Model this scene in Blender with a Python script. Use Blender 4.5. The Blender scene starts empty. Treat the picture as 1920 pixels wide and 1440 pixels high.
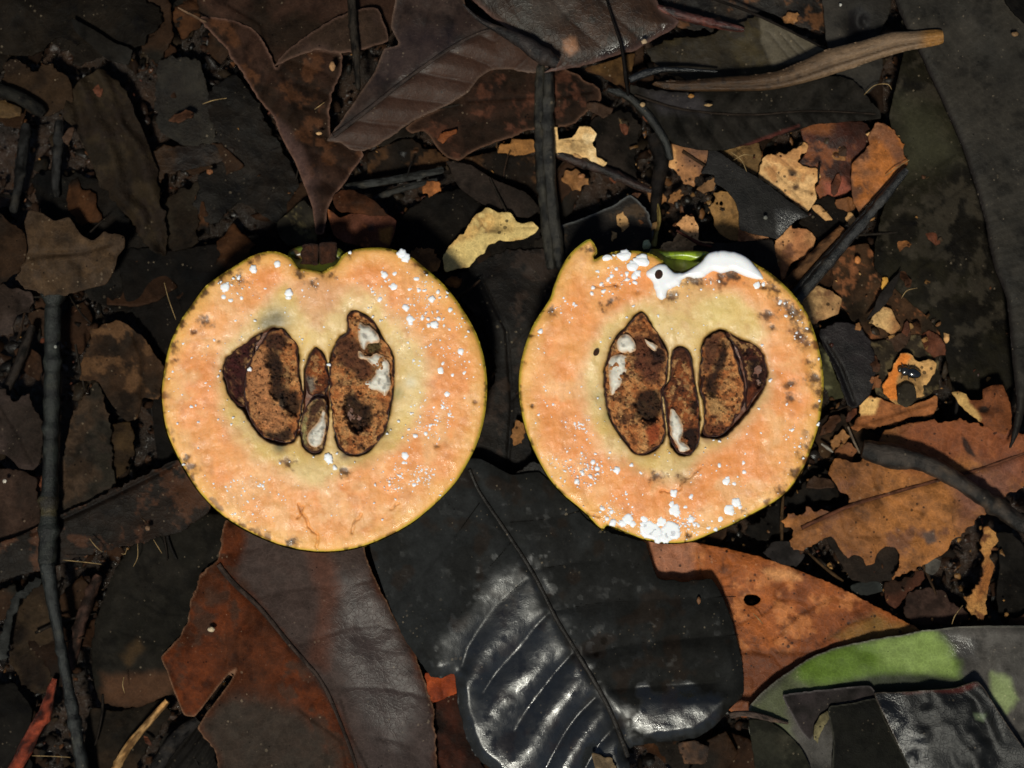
import bpy, math, random
import numpy as np
random.seed(7)
rng = np.random.default_rng(7)

# ------------------------------------------------------------------ camera, sky, sun, exposure
U = 1e-4            # one unit of the tables below is a tenth of a millimetre
HC = 3600.0         # camera height over the soil in those units
sc = bpy.context.scene
cam_d = bpy.data.cameras.new("camera")
cam = bpy.data.objects.new("camera", cam_d)
sc.collection.objects.link(cam)
cam.location = (0, 0, HC * U)
cam_d.sensor_width = 36
cam_d.lens = 36 * HC / 1920
cam_d.clip_start = 0.01
cam_d.clip_end = 50
cam_d.dof.use_dof = True
cam_d.dof.focus_distance = (HC - 170) * U
cam_d.dof.aperture_fstop = 12.0
sc.camera = cam

SUN_TILT_X, SUN_TILT_Y = math.radians(24), math.radians(-7)
world = bpy.data.worlds.new("World")
sc.world = world
world.use_nodes = True
wn = world.node_tree
sky = wn.nodes.new("ShaderNodeTexSky")
sky.sky_type = 'NISHITA'
sky.sun_disc = False
sky.sun_elevation = math.radians(65)
sky.sun_rotation = math.radians(196)
wn.nodes["Background"].inputs[1].default_value = 0.05
wn.links.new(sky.outputs[0], wn.nodes["Background"].inputs[0])
sun_d = bpy.data.lights.new("sun", 'SUN')
sun_d.energy = 3.6
sun_d.angle = math.radians(7)
sun_d.color = (1.0, 0.975, 0.84)
sun = bpy.data.objects.new("sun", sun_d)
sc.collection.objects.link(sun)
sun.rotation_euler = (SUN_TILT_X, SUN_TILT_Y, 0)
sun.location = (-0.05, -0.2, 0.6)
sc.view_settings.view_transform = 'Standard'
sc.view_settings.look = 'None'
sc.view_settings.exposure = 0.0
sc.view_settings.gamma = 1.0
sc.view_settings.use_curve_mapping = False
sc.cycles.max_bounces = 6

# ------------------------------------------------------------------ small maths
def lin(c):
    c = np.asarray(c, float) / 255.0
    return np.where(c <= 0.04045, c / 12.92, ((c + 0.055) / 1.055) ** 2.4)

def sm(a, b, x):
    t = np.clip((x - a) / (b - a), 0, 1)
    return t * t * (3 - 2 * t)

def _h(ix, iy, seed):
    n = (ix.astype(np.int64) * 374761393 + iy.astype(np.int64) * 668265263 + seed * 1442695041) & 0xFFFFFFFF
    n = ((n ^ (n >> 13)) * 1274126177) & 0xFFFFFFFF
    n = (n ^ (n >> 16)) & 0xFFFFFFFF
    return n / 4294967295.0

def vnoise(x, y, seed=0):
    ix, iy = np.floor(x), np.floor(y)
    fx, fy = x - ix, y - iy
    fx = fx * fx * (3 - 2 * fx); fy = fy * fy * (3 - 2 * fy)
    a, b = _h(ix, iy, seed), _h(ix + 1, iy, seed)
    c, d = _h(ix, iy + 1, seed), _h(ix + 1, iy + 1, seed)
    return (a * (1 - fx) + b * fx) * (1 - fy) + (c * (1 - fx) + d * fx) * fy

def fbm(x, y, scale, oct=4, seed=0, gain=0.5):
    """0..1, mean 0.5"""
    v = np.zeros_like(x, float); amp = 1.0; tot = 0.0; f = 1.0 / scale
    for k in range(oct):
        v += amp * vnoise(x * f + 17.3 * k, y * f - 9.1 * k, seed + k * 7)
        tot += amp; amp *= gain; f *= 2.03
    return v / tot

def seg_dist(x, y, pts, closed=False):
    """distance to polyline, signed side, arclength of the nearest point"""
    p = np.asarray(pts, float)
    q = np.roll(p, -1, 0) if closed else p[1:]
    a = p if closed else p[:-1]
    best = np.full(x.shape, 1e18); u = np.zeros(x.shape); side = np.ones(x.shape)
    s0 = 0.0
    for (ax, ay), (bx, by) in zip(a, q):
        dx, dy = bx - ax, by - ay
        L2 = dx * dx + dy * dy
        if L2 < 1e-9: continue
        L = math.sqrt(L2)
        t = np.clip(((x - ax) * dx + (y - ay) * dy) / L2, 0, 1)
        ex, ey = x - ax - t * dx, y - ay - t * dy
        d = ex * ex + ey * ey
        m = d < best
        best = np.where(m, d, best)
        u = np.where(m, s0 + t * L, u)
        side = np.where(m, np.sign(dx * ey - dy * ex), side)
        s0 += L
    return np.sqrt(best), side, u

def inside(x, y, poly):
    p = np.asarray(poly, float); r = np.zeros(x.shape, bool)
    j = len(p) - 1
    for i in range(len(p)):
        xi, yi = p[i]; xj, yj = p[j]
        if yi != yj:
            r ^= ((yi > y) != (yj > y)) & (x < (xj - xi) * (y - yi) / (yj - yi) + xi)
        j = i
    return r

def sdist(x, y, poly):
    """positive inside"""
    d, _, _ = seg_dist(x, y, poly, True)
    return np.where(inside(x, y, poly), d, -d)

def spline(pts, step=4.0, closed=True, tension=0.5):
    p = np.asarray(pts, float); n = len(p); out = []
    rngi = range(n) if closed else range(n - 1)
    for i in rngi:
        p1, p2 = p[i], p[(i + 1) % n]
        p0 = p[(i - 1) % n] if (closed or i > 0) else p1
        p3 = p[(i + 2) % n] if (closed or i + 2 < n) else p2
        L = np.hypot(*(p2 - p1))
        k = max(1, int(L / step))
        # damp tangents so that unequal spacing does not overshoot
        l0, l2 = max(np.hypot(*(p1 - p0)), 1e-6), max(np.hypot(*(p3 - p2)), 1e-6)
        m1 = tension * (p2 - p0) * min(1, 2 * L / (L + l0)); m2 = tension * (p3 - p1) * min(1, 2 * L / (L + l2))
        for t in np.arange(k) / k:
            h = 2*t**3-3*t*t+1; h1 = t**3-2*t*t+t; h2 = -2*t**3+3*t*t; h3 = t**3-t*t
            out.append(h * p1 + h1 * m1 + h2 * p2 + h3 * m2)
    if not closed: out.append(p[-1])
    return np.array(out)

def ragged(poly, amp, seed, scale=18):
    p = np.asarray(poly)
    t = np.roll(p, -1, 0) - np.roll(p, 1, 0)
    n = np.stack([t[:, 1], -t[:, 0]], 1); n /= np.maximum(np.hypot(n[:, 0], n[:, 1])[:, None], 1e-6)
    a = fbm(p[:, 0], p[:, 1], scale, 4, seed, 0.65) - 0.5
    gate = 0.25 + 1.5 * sm(0.45, 0.65, fbm(p[:, 0], p[:, 1], 90, 2, seed + 5))
    return p + n * (a * 2 * amp * gate)[:, None]

def W(px, py, z):
    """table coordinates at height z -> metres"""
    px, py, z = np.broadcast_arrays(np.asarray(px, float), np.asarray(py, float), np.asarray(z, float))
    k = (HC - z) / HC * U
    return np.stack([(px - 960) * k, (720 - py) * k, z * U], -1)

# ------------------------------------------------------------------ mesh linking
def link_mesh(name, v, quads, mat, parent=None, col=None, loc=None, tris=None):
    v = np.asarray(v, float)
    if loc is None:
        loc = np.array([v[:, 0].mean(), v[:, 1].mean(), v[:, 2].min()]) if parent is None else np.zeros(3)
    if parent is not None:
        off = np.array(parent["_loc"]) if "_loc" in parent else np.zeros(3)
    else:
        off = loc
    v = v - off
    me = bpy.data.meshes.new(name)
    nq = 0 if quads is None else len(quads)
    nt = 0 if tris is None else len(tris)
    loops = np.concatenate([np.asarray(quads, np.int32).ravel() if nq else np.zeros(0, np.int32),
                            np.asarray(tris, np.int32).ravel() if nt else np.zeros(0, np.int32)])
    me.vertices.add(len(v)); me.vertices.foreach_set("co", v.astype(np.float32).ravel())
    me.loops.add(len(loops)); me.loops.foreach_set("vertex_index", loops)
    me.polygons.add(nq + nt)
    st = np.concatenate([np.arange(nq) * 4, nq * 4 + np.arange(nt) * 3]).astype(np.int32)
    me.polygons.foreach_set("loop_start", st)
    me.polygons.foreach_set("loop_total", np.concatenate([np.full(nq, 4), np.full(nt, 3)]).astype(np.int32))
    me.polygons.foreach_set("use_smooth", np.ones(nq + nt, bool))
    me.update(calc_edges=True)
    if col is not None:
        a = me.color_attributes.new("Col", 'FLOAT_COLOR', 'POINT')
        a.data.foreach_set("color", np.asarray(col, np.float32).ravel())
    me.materials.append(mat)
    o = bpy.data.objects.new(name, me)
    sc.collection.objects.link(o)
    if parent is None:
        o.location = loc
        o["_loc"] = [float(t) for t in loc]
    else:
        o.parent = parent
        o["_loc"] = [float(t) for t in off]
    return o

def tag(o, label=None, cat=None, group=None, kind=None):
    if label: o["label"] = label
    if cat: o["category"] = cat
    if group: o["group"] = group
    if kind: o["kind"] = kind
    return o

def empty(name, loc):
    o = bpy.data.objects.new(name, None)
    sc.collection.objects.link(o); o.location = loc; o["_loc"] = [float(t) for t in loc]
    o.empty_display_size = 0.005
    return o

# ------------------------------------------------------------------ sheets: anything leaf-like, with thickness
def sheet(name, outline, zf, cf, mat, s=4.0, thick=4.0, parent=None, holes=(), botz=None):
    """outline: dense closed polygon; zf(x,y,d) height; cf(x,y,d,z) rgba (a = roughness)"""
    o = np.asarray(outline, float)
    x0, y0 = o.min(0) - s; x1, y1 = o.max(0) + s
    nx, ny = int((x1 - x0) / s) + 2, int((y1 - y0) / s) + 2
    gx, gy = np.meshgrid(x0 + np.arange(nx) * s, y0 + np.arange(ny) * s)
    X, Y = gx.ravel().copy(), gy.ravel().copy()
    ins = inside(X, Y, o)
    hp = [np.asarray(h, float) for h in holes]
    for h in hp: ins &= ~inside(X, Y, h)
    I = ins.reshape(ny, nx)
    cell = I[:-1, :-1] | I[1:, :-1] | I[:-1, 1:] | I[1:, 1:]
    used = np.zeros((ny, nx), bool)
    used[:-1, :-1] |= cell; used[1:, :-1] |= cell; used[:-1, 1:] |= cell; used[1:, 1:] |= cell
    mv = np.nonzero((used & ~I).ravel())[0]
    if len(mv):
        bx = np.full(len(mv), 1e18); nxp, nyp = X[mv].copy(), Y[mv].copy()
        for pl in [o] + hp:
            q = np.roll(pl, -1, 0)
            for (ax, ay), (cx, cy) in zip(pl, q):
                dx, dy = cx - ax, cy - ay; L2 = dx*dx + dy*dy
                if L2 < 1e-9: continue
                t = np.clip(((X[mv]-ax)*dx + (Y[mv]-ay)*dy) / L2, 0, 1)
                ex, ey = ax + t*dx, ay + t*dy
                d = (X[mv]-ex)**2 + (Y[mv]-ey)**2
                m = d < bx
                bx = np.where(m, d, bx); nxp = np.where(m, ex, nxp); nyp = np.where(m, ey, nyp)
        X[mv], Y[mv] = nxp, nyp
    idx = -np.ones(nx * ny, int); ui = np.nonzero(used.ravel())[0]; idx[ui] = np.arange(len(ui))
    X, Y = X[ui], Y[ui]
    ids = idx.reshape(ny, nx)
    q = np.stack([ids[:-1, :-1][cell], ids[1:, :-1][cell], ids[1:, 1:][cell], ids[:-1, 1:][cell]], 1)
    co = o[::max(1, len(o) // 160)]
    d, _, _ = seg_dist(X, Y, co, True)
    for h in hp:
        d = np.minimum(d, seg_dist(X, Y, h, True)[0])
    Z = zf(X, Y, d)
    col = cf(X, Y, d, Z)
    n = len(X)
    top = W(X, Y, Z)
    bot = top.copy(); bot[:, 2] -= thick * U
    if botz is not None: bot[:, 2] = np.minimum(bot[:, 2], botz * U)
    # walls along the boundary edges
    e = np.concatenate([q[:, [0, 1]], q[:, [1, 2]], q[:, [2, 3]], q[:, [3, 0]]])
    key = np.sort(e, 1); k = key[:, 0] * n + key[:, 1]
    _, inv, cnt = np.unique(k, return_inverse=True, return_counts=True)
    be = e[cnt[inv] == 1]
    walls = np.stack([be[:, 1], be[:, 0], be[:, 0] + n, be[:, 1] + n], 1)
    quads = np.concatenate([q, q[:, ::-1] + n, walls])
    ob = link_mesh(name, np.concatenate([top, bot]), quads, mat, parent, np.concatenate([col, col]))
    return ob

def tube(name, pts, radii, mat, c1, c2=None, parent=None, seg=14, step=4.0, rough=0.6, lump=0.2, groove=0.05, seed=0, cf=None, flat=1.0):
    """pts: (x, y, z) in table units; radii per point"""
    P = np.asarray(pts, float); R = np.asarray(radii, float)
    L = np.concatenate([[0], np.cumsum(np.linalg.norm(np.diff(P, axis=0), axis=1))])
    n = max(3, int(L[-1] / step) + 1)
    sd = spline(np.column_stack([P[:, 0], P[:, 1]]), step, False)
    t = np.linspace(0, 1, n); sl = np.concatenate([[0], np.cumsum(np.hypot(*np.diff(sd, axis=0).T))]); sl /= sl[-1]
    cx, cy = np.interp(t, sl, sd[:, 0]), np.interp(t, sl, sd[:, 1])
    cz = np.interp(t, L / L[-1], P[:, 2]); r = np.interp(t, L / L[-1], R)
    tx, ty, tz = np.gradient(cx), np.gradient(cy), np.gradient(cz)
    T = np.stack([tx, -ty, tz], 1); T /= np.linalg.norm(T, axis=1)[:, None]
    up = np.array([0, 0, 1.0]); S = np.cross(T, up); S /= np.maximum(np.linalg.norm(S, axis=1)[:, None], 1e-6)
    N = np.cross(S, T)
    a = np.arange(seg) / seg * 2 * math.pi
    A, TT = np.meshgrid(a, t * L[-1])
    rr = r[:, None] * (1 + lump * 1.6 * (fbm(TT + seed * 31, A * 9 + 100, 30, 3, seed) - 0.5) + .22 * (fbm(TT * .5 + seed * 31, A * 14 + 100, 5, 3, seed + 2) - 0.5)
                       + groove * (np.cos(A * 5 + seed + TT * 0.004) * 0.5 + 2 * (vnoise(A * 2.2 + 9, TT / 120, seed + 3) - 0.5)))
    if seg >= 10 and L[-1] > 40:
        rr = rr * (1 + .3 * (fbm(TT, TT * 0 + seed * 7, 60, 3, seed + 50) - .5))
        rn = random.Random(seed)
        for _ in range(int(L[-1] / 110) + 1):
            p0, a0 = rn.uniform(.08, .92) * L[-1], rn.uniform(0, 6.28)
            rr = rr * (1 + .30 * np.exp(-((TT - p0) / (r.mean() * .55)) ** 2) * (.45 + .8 * np.cos((A - a0) / 2) ** 8))
            rr = rr * (1 - .10 * np.exp(-((TT - p0 - r.mean() * 1.2) / 2.5) ** 2))
        rr[0] *= .55 + .4 * rn.random(); rr[1] *= .9; rr[-2] *= .9
        rr[0] = rr[0] * (1 + .5 * (vnoise(A[0] * 1.7, A[0] * 0 + 3, seed) - .5)); rr[-1] = rr[-1] * (1 + .5 * (vnoise(A[0] * 1.7, A[0] * 0 + 8, seed) - .5))
    rr[-1] *= 0.7
    c3 = W(cx, cy, cz)
    v = c3[:, None, :] + (S[:, None, :] * np.cos(A)[..., None] + N[:, None, :] * np.sin(A)[..., None] * flat) * rr[..., None] * U
    v = v.reshape(-1, 3)
    i, j = np.meshgrid(np.arange(n - 1), np.arange(seg), indexing='ij'); j2 = (j + 1) % seg
    q = np.stack([i*seg+j, (i+1)*seg+j, (i+1)*seg+j2, i*seg+j2], -1).reshape(-1, 4)[:, ::-1]
    # end caps
    v = np.concatenate([v, [v[:seg].mean(0)], [v[-seg:].mean(0)]]); m = n * seg
    jj = np.arange(seg); j3 = (jj + 1) % seg
    tr = np.concatenate([np.stack([np.full(seg, m), jj, j3], 1), np.stack([np.full(seg, m + 1), (n-1)*seg + j3, (n-1)*seg + jj], 1)])
    c1 = lin(c1) * 0.8; c2 = c1 * 0.35 if c2 is None else lin(c2) * 0.35
    f = fbm(np.concatenate([(A * 8).ravel(), [0, 0]]), np.concatenate([TT.ravel() * 0.35, [0, 0]]), 6, 3, seed + 11)
    f = sm(0.35, 0.7, f)[:, None]
    g_ = sm(.55, .72, fbm(np.concatenate([TT.ravel(), [0, 0]]), np.concatenate([(A * r.mean()).ravel(), [0, 0]]), 26, 4, seed + 13, .7))[:, None] * .5
    c1 = c1 * (1 + g_ * np.array([1.1, .8, .4])) if seg >= 10 else c1
    col = np.concatenate([c1 * (1 - f) + c2 * f, np.full((m + 2, 1), rough)], 1)
    if cf is not None:
        tt = np.concatenate([(TT / L[-1]).ravel(), [0, 1]]); col = cf(tt, col)
    return link_mesh(name, v, q, mat, parent, col, tris=tr)

# ------------------------------------------------------------------ materials (fine relief and grain only; colour comes with the mesh)
def material(name, mott=0.35, mscale=1/14, bump=0.5, bscale=1/5, bdist=2.0, speck=0.0, coat=0.0, coatr=0.12, spec=0.5,
             veins=0.0, vscale=1/16, slink=None, dark=1.0, sss=0.0, wet=0.0, grain=0.15):
    m = bpy.data.materials.new(name); m.use_nodes = True
    nt = m.node_tree; N = nt.nodes; Lk = nt.links; b = N["Principled BSDF"]
    def node(t, **k):
        n = N.new(t)
        for a, v in k.items(): setattr(n, a, v)
        return n
    def mth(op, a, c=None, d=None):
        n = node("ShaderNodeMath", operation=op)
        for i, v in enumerate((a, c, d)):
            if v is None: continue
            if isinstance(v, (int, float)): n.inputs[i].default_value = v
            else: Lk.new(v, n.inputs[i])
        return n.outputs[0]
    att = node("ShaderNodeAttribute", attribute_name="Col")
    geo = node("ShaderNodeNewGeometry")
    mp = node("ShaderNodeMapping"); mp.inputs[3].default_value = (1 / U,) * 3
    Lk.new(geo.outputs["Position"], mp.inputs[0]); pos = mp.outputs[0]
    def noise(scale, det=4, rough=0.6, vec=None):
        n = node("ShaderNodeTexNoise"); n.inputs["Scale"].default_value = scale
        n.inputs["Detail"].default_value = det; n.inputs["Roughness"].default_value = rough
        Lk.new(vec or pos, n.inputs[0]); return n.outputs[0]
    n1 = noise(mscale, 6, 0.65)
    n2 = noise(mscale * 7, 3, 0.7)
    f = mth('ADD', mth('MULTIPLY_ADD', n1, mott * 3.0, 1 - mott * 1.5), mth('MULTIPLY_ADD', n2, grain * 4, -grain * 2))
    f = mth('MAXIMUM', f, 0.12)
    if speck:
        vo = node("ShaderNodeTexVoronoi"); vo.inputs["Scale"].default_value = 1 / 13; Lk.new(pos, vo.inputs[0])
        gate = noise(1 / 40, 2)
        thr = mth('MULTIPLY', mth('MAXIMUM', mth('SUBTRACT', gate, 0.42), 0.0), speck)
        sp = mth('LESS_THAN', vo.outputs["Distance"], thr)
        f = mth('MULTIPLY', f, mth('SUBTRACT', 1.0, mth('MULTIPLY', sp, 0.75)))
    h = mth('ADD', mth('MULTIPLY', noise(bscale, 4, 0.6), 1.0), mth('MULTIPLY', noise(bscale * 4, 2), 0.35))
    if veins:
        v2 = node("ShaderNodeTexVoronoi"); v2.feature = 'DISTANCE_TO_EDGE'; v2.inputs["Scale"].default_value = vscale
        dn = node("ShaderNodeVectorMath", operation='ADD')
        nn = node("ShaderNodeTexNoise"); nn.inputs["Scale"].default_value = vscale * 0.8; Lk.new(pos, nn.inputs[0])
        sc2 = node("ShaderNodeVectorMath", operation='SCALE'); sc2.inputs[3].default_value = 0.5 / vscale
        Lk.new(nn.outputs[1], sc2.inputs[0]); Lk.new(pos, dn.inputs[0]); Lk.new(sc2.outputs[0], dn.inputs[1])
        Lk.new(dn.outputs[0], v2.inputs[0])
        ed = mth('MULTIPLY_ADD', mth('MINIMUM', v2.outputs[0], 0.12), 8.33, 0.0)
        h = mth('ADD', h, mth('MULTIPLY', ed, -0.6 * veins))
        f = mth('MULTIPLY', f, mth('MULTIPLY_ADD', ed, -0.3 * veins, 1 + 0.25 * veins))
    mul = node("ShaderNodeVectorMath", operation='SCALE')
    Lk.new(att.outputs["Color"], mul.inputs[0]); Lk.new(f, mul.inputs[3])
    if slink:     # fine pale grit and dust lying on the litter
        v3 = node("ShaderNodeTexVoronoi"); v3.inputs["Scale"].default_value = 1 / 9; Lk.new(pos, v3.inputs[0])
        thr3 = mth('MULTIPLY', mth('MAXIMUM', mth('SUBTRACT', noise(1 / 60, 4, .75), 0.46), 0.0), dark * 1.5)
        m3 = mth('LESS_THAN', v3.outputs["Distance"], thr3)
        sc3 = node("ShaderNodeSeparateColor"); Lk.new(v3.outputs["Color"], sc3.inputs[0])
        m3 = mth('MULTIPLY', m3, mth('POWER', sc3.outputs[0], 2.5))
        ad = node("ShaderNodeVectorMath", operation='MULTIPLY_ADD')
        ad.inputs[1].default_value = (0.075, 0.058, 0.038); Lk.new(m3, ad.inputs[0]); Lk.new(mul.outputs[0], ad.inputs[2])
        Lk.new(ad.outputs[0], b.inputs["Base Color"])
    else:
        Lk.new(mul.outputs[0], b.inputs["Base Color"])
    rf = mth('MULTIPLY', att.outputs["Alpha"], mth('MULTIPLY_ADD', noise(mscale * 1.7, 3), 0.6, 0.7))
    Lk.new(mth('MINIMUM', rf, 1.0), b.inputs["Roughness"])
    bp = node("ShaderNodeBump"); bp.inputs["Strength"].default_value = bump; bp.inputs["Distance"].default_value = bdist * U
    Lk.new(h, bp.inputs["Height"]); Lk.new(bp.outputs[0], b.inputs["Normal"])
    b.inputs["Specular IOR Level"].default_value = spec
    if slink:
        mr = node("ShaderNodeMapRange"); Lk.new(att.outputs["Alpha"], mr.inputs[0])
        mr.inputs[1].default_value = 0.26; mr.inputs[2].default_value = 0.6
        mr.inputs[3].default_value = slink[0]; mr.inputs[4].default_value = slink[1]
        Lk.new(mr.outputs[0], b.inputs["Specular IOR Level"])
    if coat:
        b.inputs["Coat Weight"].default_value = coat; b.inputs["Coat Roughness"].default_value = coatr
        if wet:
            g = node("ShaderNodeMapRange"); Lk.new(noise(wet, 3, 0.7), g.inputs[0])
            g.inputs[1].default_value = 0.48; g.inputs[2].default_value = 0.62; g.inputs[4].default_value = coat
            Lk.new(g.outputs[0], b.inputs["Coat Weight"])
        b2 = node("ShaderNodeBump"); b2.inputs["Strength"].default_value = min(1, bump * 1.2); b2.inputs["Distance"].default_value = bdist * U
        Lk.new(noise(bscale * 1.3, 3), b2.inputs["Height"]); Lk.new(b2.outputs[0], b.inputs["Coat Normal"])
    if sss:
        b.inputs["Subsurface Weight"].default_value = sss
        b.inputs["Subsurface Radius"].default_value = (1.0, 0.5, 0.3)
        b.inputs["Subsurface Scale"].default_value = 0.0012
    return m

M = {
 'dry':   material("dry_leaf", 0.45, 1/18, 0.55, 1/5, 1.3, speck=1.0, veins=0.75, vscale=1/11, slink=(0.45, 0.10), grain=0.2),
 'brown': material("damp_brown_leaf", 0.5, 1/26, 0.45, 1/5, 1.2, speck=0.6, veins=0.8, vscale=1/10, slink=(0.4, 0.04), grain=0.2),
 'black': material("wet_black_leaf", 0.4, 1/40, 0.6, 1/3, 0.9, speck=0.4, veins=0.7, vscale=1/9, slink=(0.5, 0.04), grain=0.2),
 'gloss': material("glossy_black_leaf", 0.4, 1/30, 0.4, 1/6, 0.9, speck=0.4, veins=0.25, vscale=1/12, slink=(0.8, 0.04), grain=0.2),
 'grey':  material("grey_leaf", 0.35, 1/30, 0.4, 1/4, 0.9, speck=0.5, veins=0.7, vscale=1/8, slink=(0.45, 0.04), grain=0.16),
 'wood':  material("rotted_wood", 0.5, 1/12, 0.8, 1/5, 2.5, slink=(0.5, 0.07), grain=0.25),
 'soil':  material("wet_soil", 0.6, 1/25, 1.0, 1/8, 6.0, spec=0.25, coat=0.5, coatr=0.15, wet=1/14, grain=0.3),
 'flesh': material("fruit_flesh", 0.10, 1/14, 0.5, 1/3.5, 1.4, spec=0.45, coat=0.5, coatr=0.12, wet=1/22, sss=0.1, grain=0.06),
 'skin':  material("fruit_skin", 0.25, 1/20, 0.3, 1/6, 1.0, spec=0.5, coat=0.3, coatr=0.2),
 'seed':  material("crumbly_seed", 0.6, 1/7, 1.0, 1/3, 4.5, spec=0.25, grain=0.45),
 'coat':  material("seed_coat", 0.35, 1/9, 0.8, 1/5, 2.0, spec=0.4, coat=0.3, coatr=0.25, wet=1/15),
 'kernel':material("white_kernel", 0.08, 1/9, 0.5, 1/5, 1.2, spec=0.4, sss=0.15, grain=0.04),
 'latex': material("latex", 0.015, 1/20, 0.12, 1/8, 0.8, spec=0.5, coat=0.3, coatr=0.1, sss=0.1, grain=0.01),
 'shell': material("beetle_shell", 0.2, 1/20, 0.2, 1/5, 0.5, spec=0.6, coat=0.8, coatr=0.08),
}
DK = {'dry': np.array([.84,.82,.8]), 'brown': np.array([.58,.59,.54]), 'black': np.array([.54,.51,.46]), 'gloss': np.array([.5,.48,.44]), 'grey': np.array([.58,.56,.51]), 'wood': np.array([.6,.58,.52]), 'seed': np.array([.8,.8,.8])}

# ------------------------------------------------------------------ the leaf builder
K = 0.8
def leaf(name, label, cat, poly, z, c1, c2=None, mat='brown', c3=None, tilt=(0, 0), amp=5, rag=1.5, rough=0.66, mid=None,
         midw=3.0, midc=None, lat=None, latd=2.0, latc=0.8, fold=0.0, droop=2, s=3.0, holes=(), paint=(), edge=None, seed=None,
         lines=(), droopw=9.0, thick=4.0, zbump=(), ridges=None, group=None, parent=None, pscale=60, smooth=True, rpaint=()):
    seed = seed if seed is not None else (abs(hash_str(label)) % 9973)
    o = spline(poly, 3.5, True, (0.12 if mat == 'dry' else 0.28) if smooth else 0.03)
    if rag:
        o = ragged(o, rag * 2.2, seed); o = ragged(o, rag * (2.6 if mat == 'dry' else 1.6), seed + 1, 6)
    if rough < .6 and not (name == 'glossy_brown_leaf' or 'silver streak' in label): rough = .5 * rough + .34
    latd *= 0.4; latc = 1 - (1 - latc) * 0.7; droop *= 0.6; zz_thin = thick
    hp = [spline(h, 3, True) for h in holes]
    hp = [ragged(h, 2, seed + 3, 10) for h in hp]
    cx, cy = np.mean(poly, 0)
    C1 = lin(c1) * K; C2 = lin(c2) * K if c2 else C1 * 0.6; C3 = lin(c3) * K if c3 else None
    midp = spline(mid, 10, False)[::2] if mid else None
    def zf(x, y, d):
        zz = z + tilt[0] * (x - cx) + tilt[1] * (y - cy)
        zz = zz + amp * 3.0 * (fbm(x, y, 120, 2, seed) - 0.5) + amp * (1.1 if mat == 'dry' else 0.5) * (fbm(x, y, 26, 3, seed + 2) - 0.5) - (2.5 if mat == 'dry' else 0) * np.exp(-(np.abs(fbm(x, y, 70, 2, seed + 4) - .5) / .02) ** 2)
        zz = zz - droop * np.exp(-d / droopw)
        if midp is not None:
            dm, sd, u = seg_dist(x, y, midp)
            zz = zz + fold * np.minimum(dm, 120) / 120 * 12
            zz = zz - 3.0 * np.exp(-(dm / (midw * 1.6)) ** 2)
            if lat:
                sp, sl = lat
                ph = (u - sl * dm - 0.0012 * dm * dm + (4 + .45 * sp) * (fbm(x, y, 90 + sp * 2, 2, seed + 8) - .5)) / sp
                fr = np.abs(ph - np.round(ph)) * sp
                zz = zz - latd * 1.6 * np.exp(-(fr / 5.0) ** 2) * sm(0, 12, dm) + latd * 1.2 * np.cos(ph * 2 * math.pi + math.pi)
        for ln, dep, wd in lines:
            dl = seg_dist(x, y, ln)[0]; zz = zz - dep * np.exp(-(dl / wd) ** 2)
        for bx, by, rx, ry, hh in zbump:
            zz = zz + hh * np.exp(-((x - bx) / rx) ** 2 - ((y - by) / ry) ** 2)
        if ridges:
            ang, sp2, am = ridges; ca, sa = math.cos(ang), math.sin(ang)
            w = x * -sa + y * ca
            zz = zz + am * np.sin((w + 1.3 * sp2 * fbm(x, y, 90, 3, seed)) / sp2 * 2 * math.pi) * (.3 + 1.2 * fbm(x, y, 60, 2, seed + 1))
        return zz
    def cf(x, y, d, zz):
        f = sm(0.38, 0.62, fbm(x, y, pscale, 4, seed + 20))[:, None]
        c = C1 * (1 - f) + C2 * f
        c = c * (0.62 + 0.76 * fbm(x, y, 16, 4, seed + 33, 0.65))[:, None] * DK.get(mat, 1)
        st = sm(.52, .7, fbm(x, y, 40, 5, seed + 35, .7))[:, None] * .6; c = c * (1 - st * .8)
        if C3 is not None:
            g = sm(0.55, 0.66, fbm(x, y, pscale * 0.6, 5, seed + 40, 0.65))[:, None]
            c = c * (1 - g) + C3 * g
        r = np.full(x.shape, rough, float)
        wob = 9 * (fbm(x, y, 18, 4, seed + 9, 0.75) - 0.5) + 12 * (fbm(x, y, 60, 3, seed + 10) - 0.5)
        for pp, pc, so in paint:
            g = sm(-so, so, sdist(x, y, pp) + wob * min(1.5, so / 6))[:, None]
            if len(pc) == 4: g = g * pc[3]
            c = c * (1 - g) + lin(pc[:3]) * K * g
        for pp, rv, so in rpaint:
            g = sm(-so, so, sdist(x, y, pp) + wob * 2); r = r * (1 - g) + rv * g
        if edge:
            g = np.exp(-(d / edge[1]) ** 2)[:, None]; c = c * (1 - g) + lin(edge[0]) * K * g
        if midp is not None:
            dm, sd, u = seg_dist(x, y, midp)
            if lat:
                sp, sl = lat
                ph = (u - sl * dm - 0.0012 * dm * dm + (4 + .45 * sp) * (fbm(x, y, 90 + sp * 2, 2, seed + 8) - .5)) / sp
                fr = np.abs(ph - np.round(ph)) * sp
                c = c * (1 + (latc - 1) * np.exp(-(fr / 3.5) ** 2) * sm(0, 10, dm))[:, None]
            c = c * (1 - 0.35 * np.exp(-(dm / (midw * 2.2)) ** 2))[:, None]
        for ln, dep, wd in lines:
            dl = seg_dist(x, y, ln)[0]; c = c * (1 - 0.45 * np.sign(dep) * np.exp(-(dl / (wd * 0.8)) ** 2))[:, None]
        return np.concatenate([np.clip(c, 0.0015, 0.9), np.clip(r, 0.05, 1)[:, None]], 1)
    ob = sheet(name, o, zf, cf, M[mat], s, thick, parent, hp)
    if label: tag(ob, label, cat, group)
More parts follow.
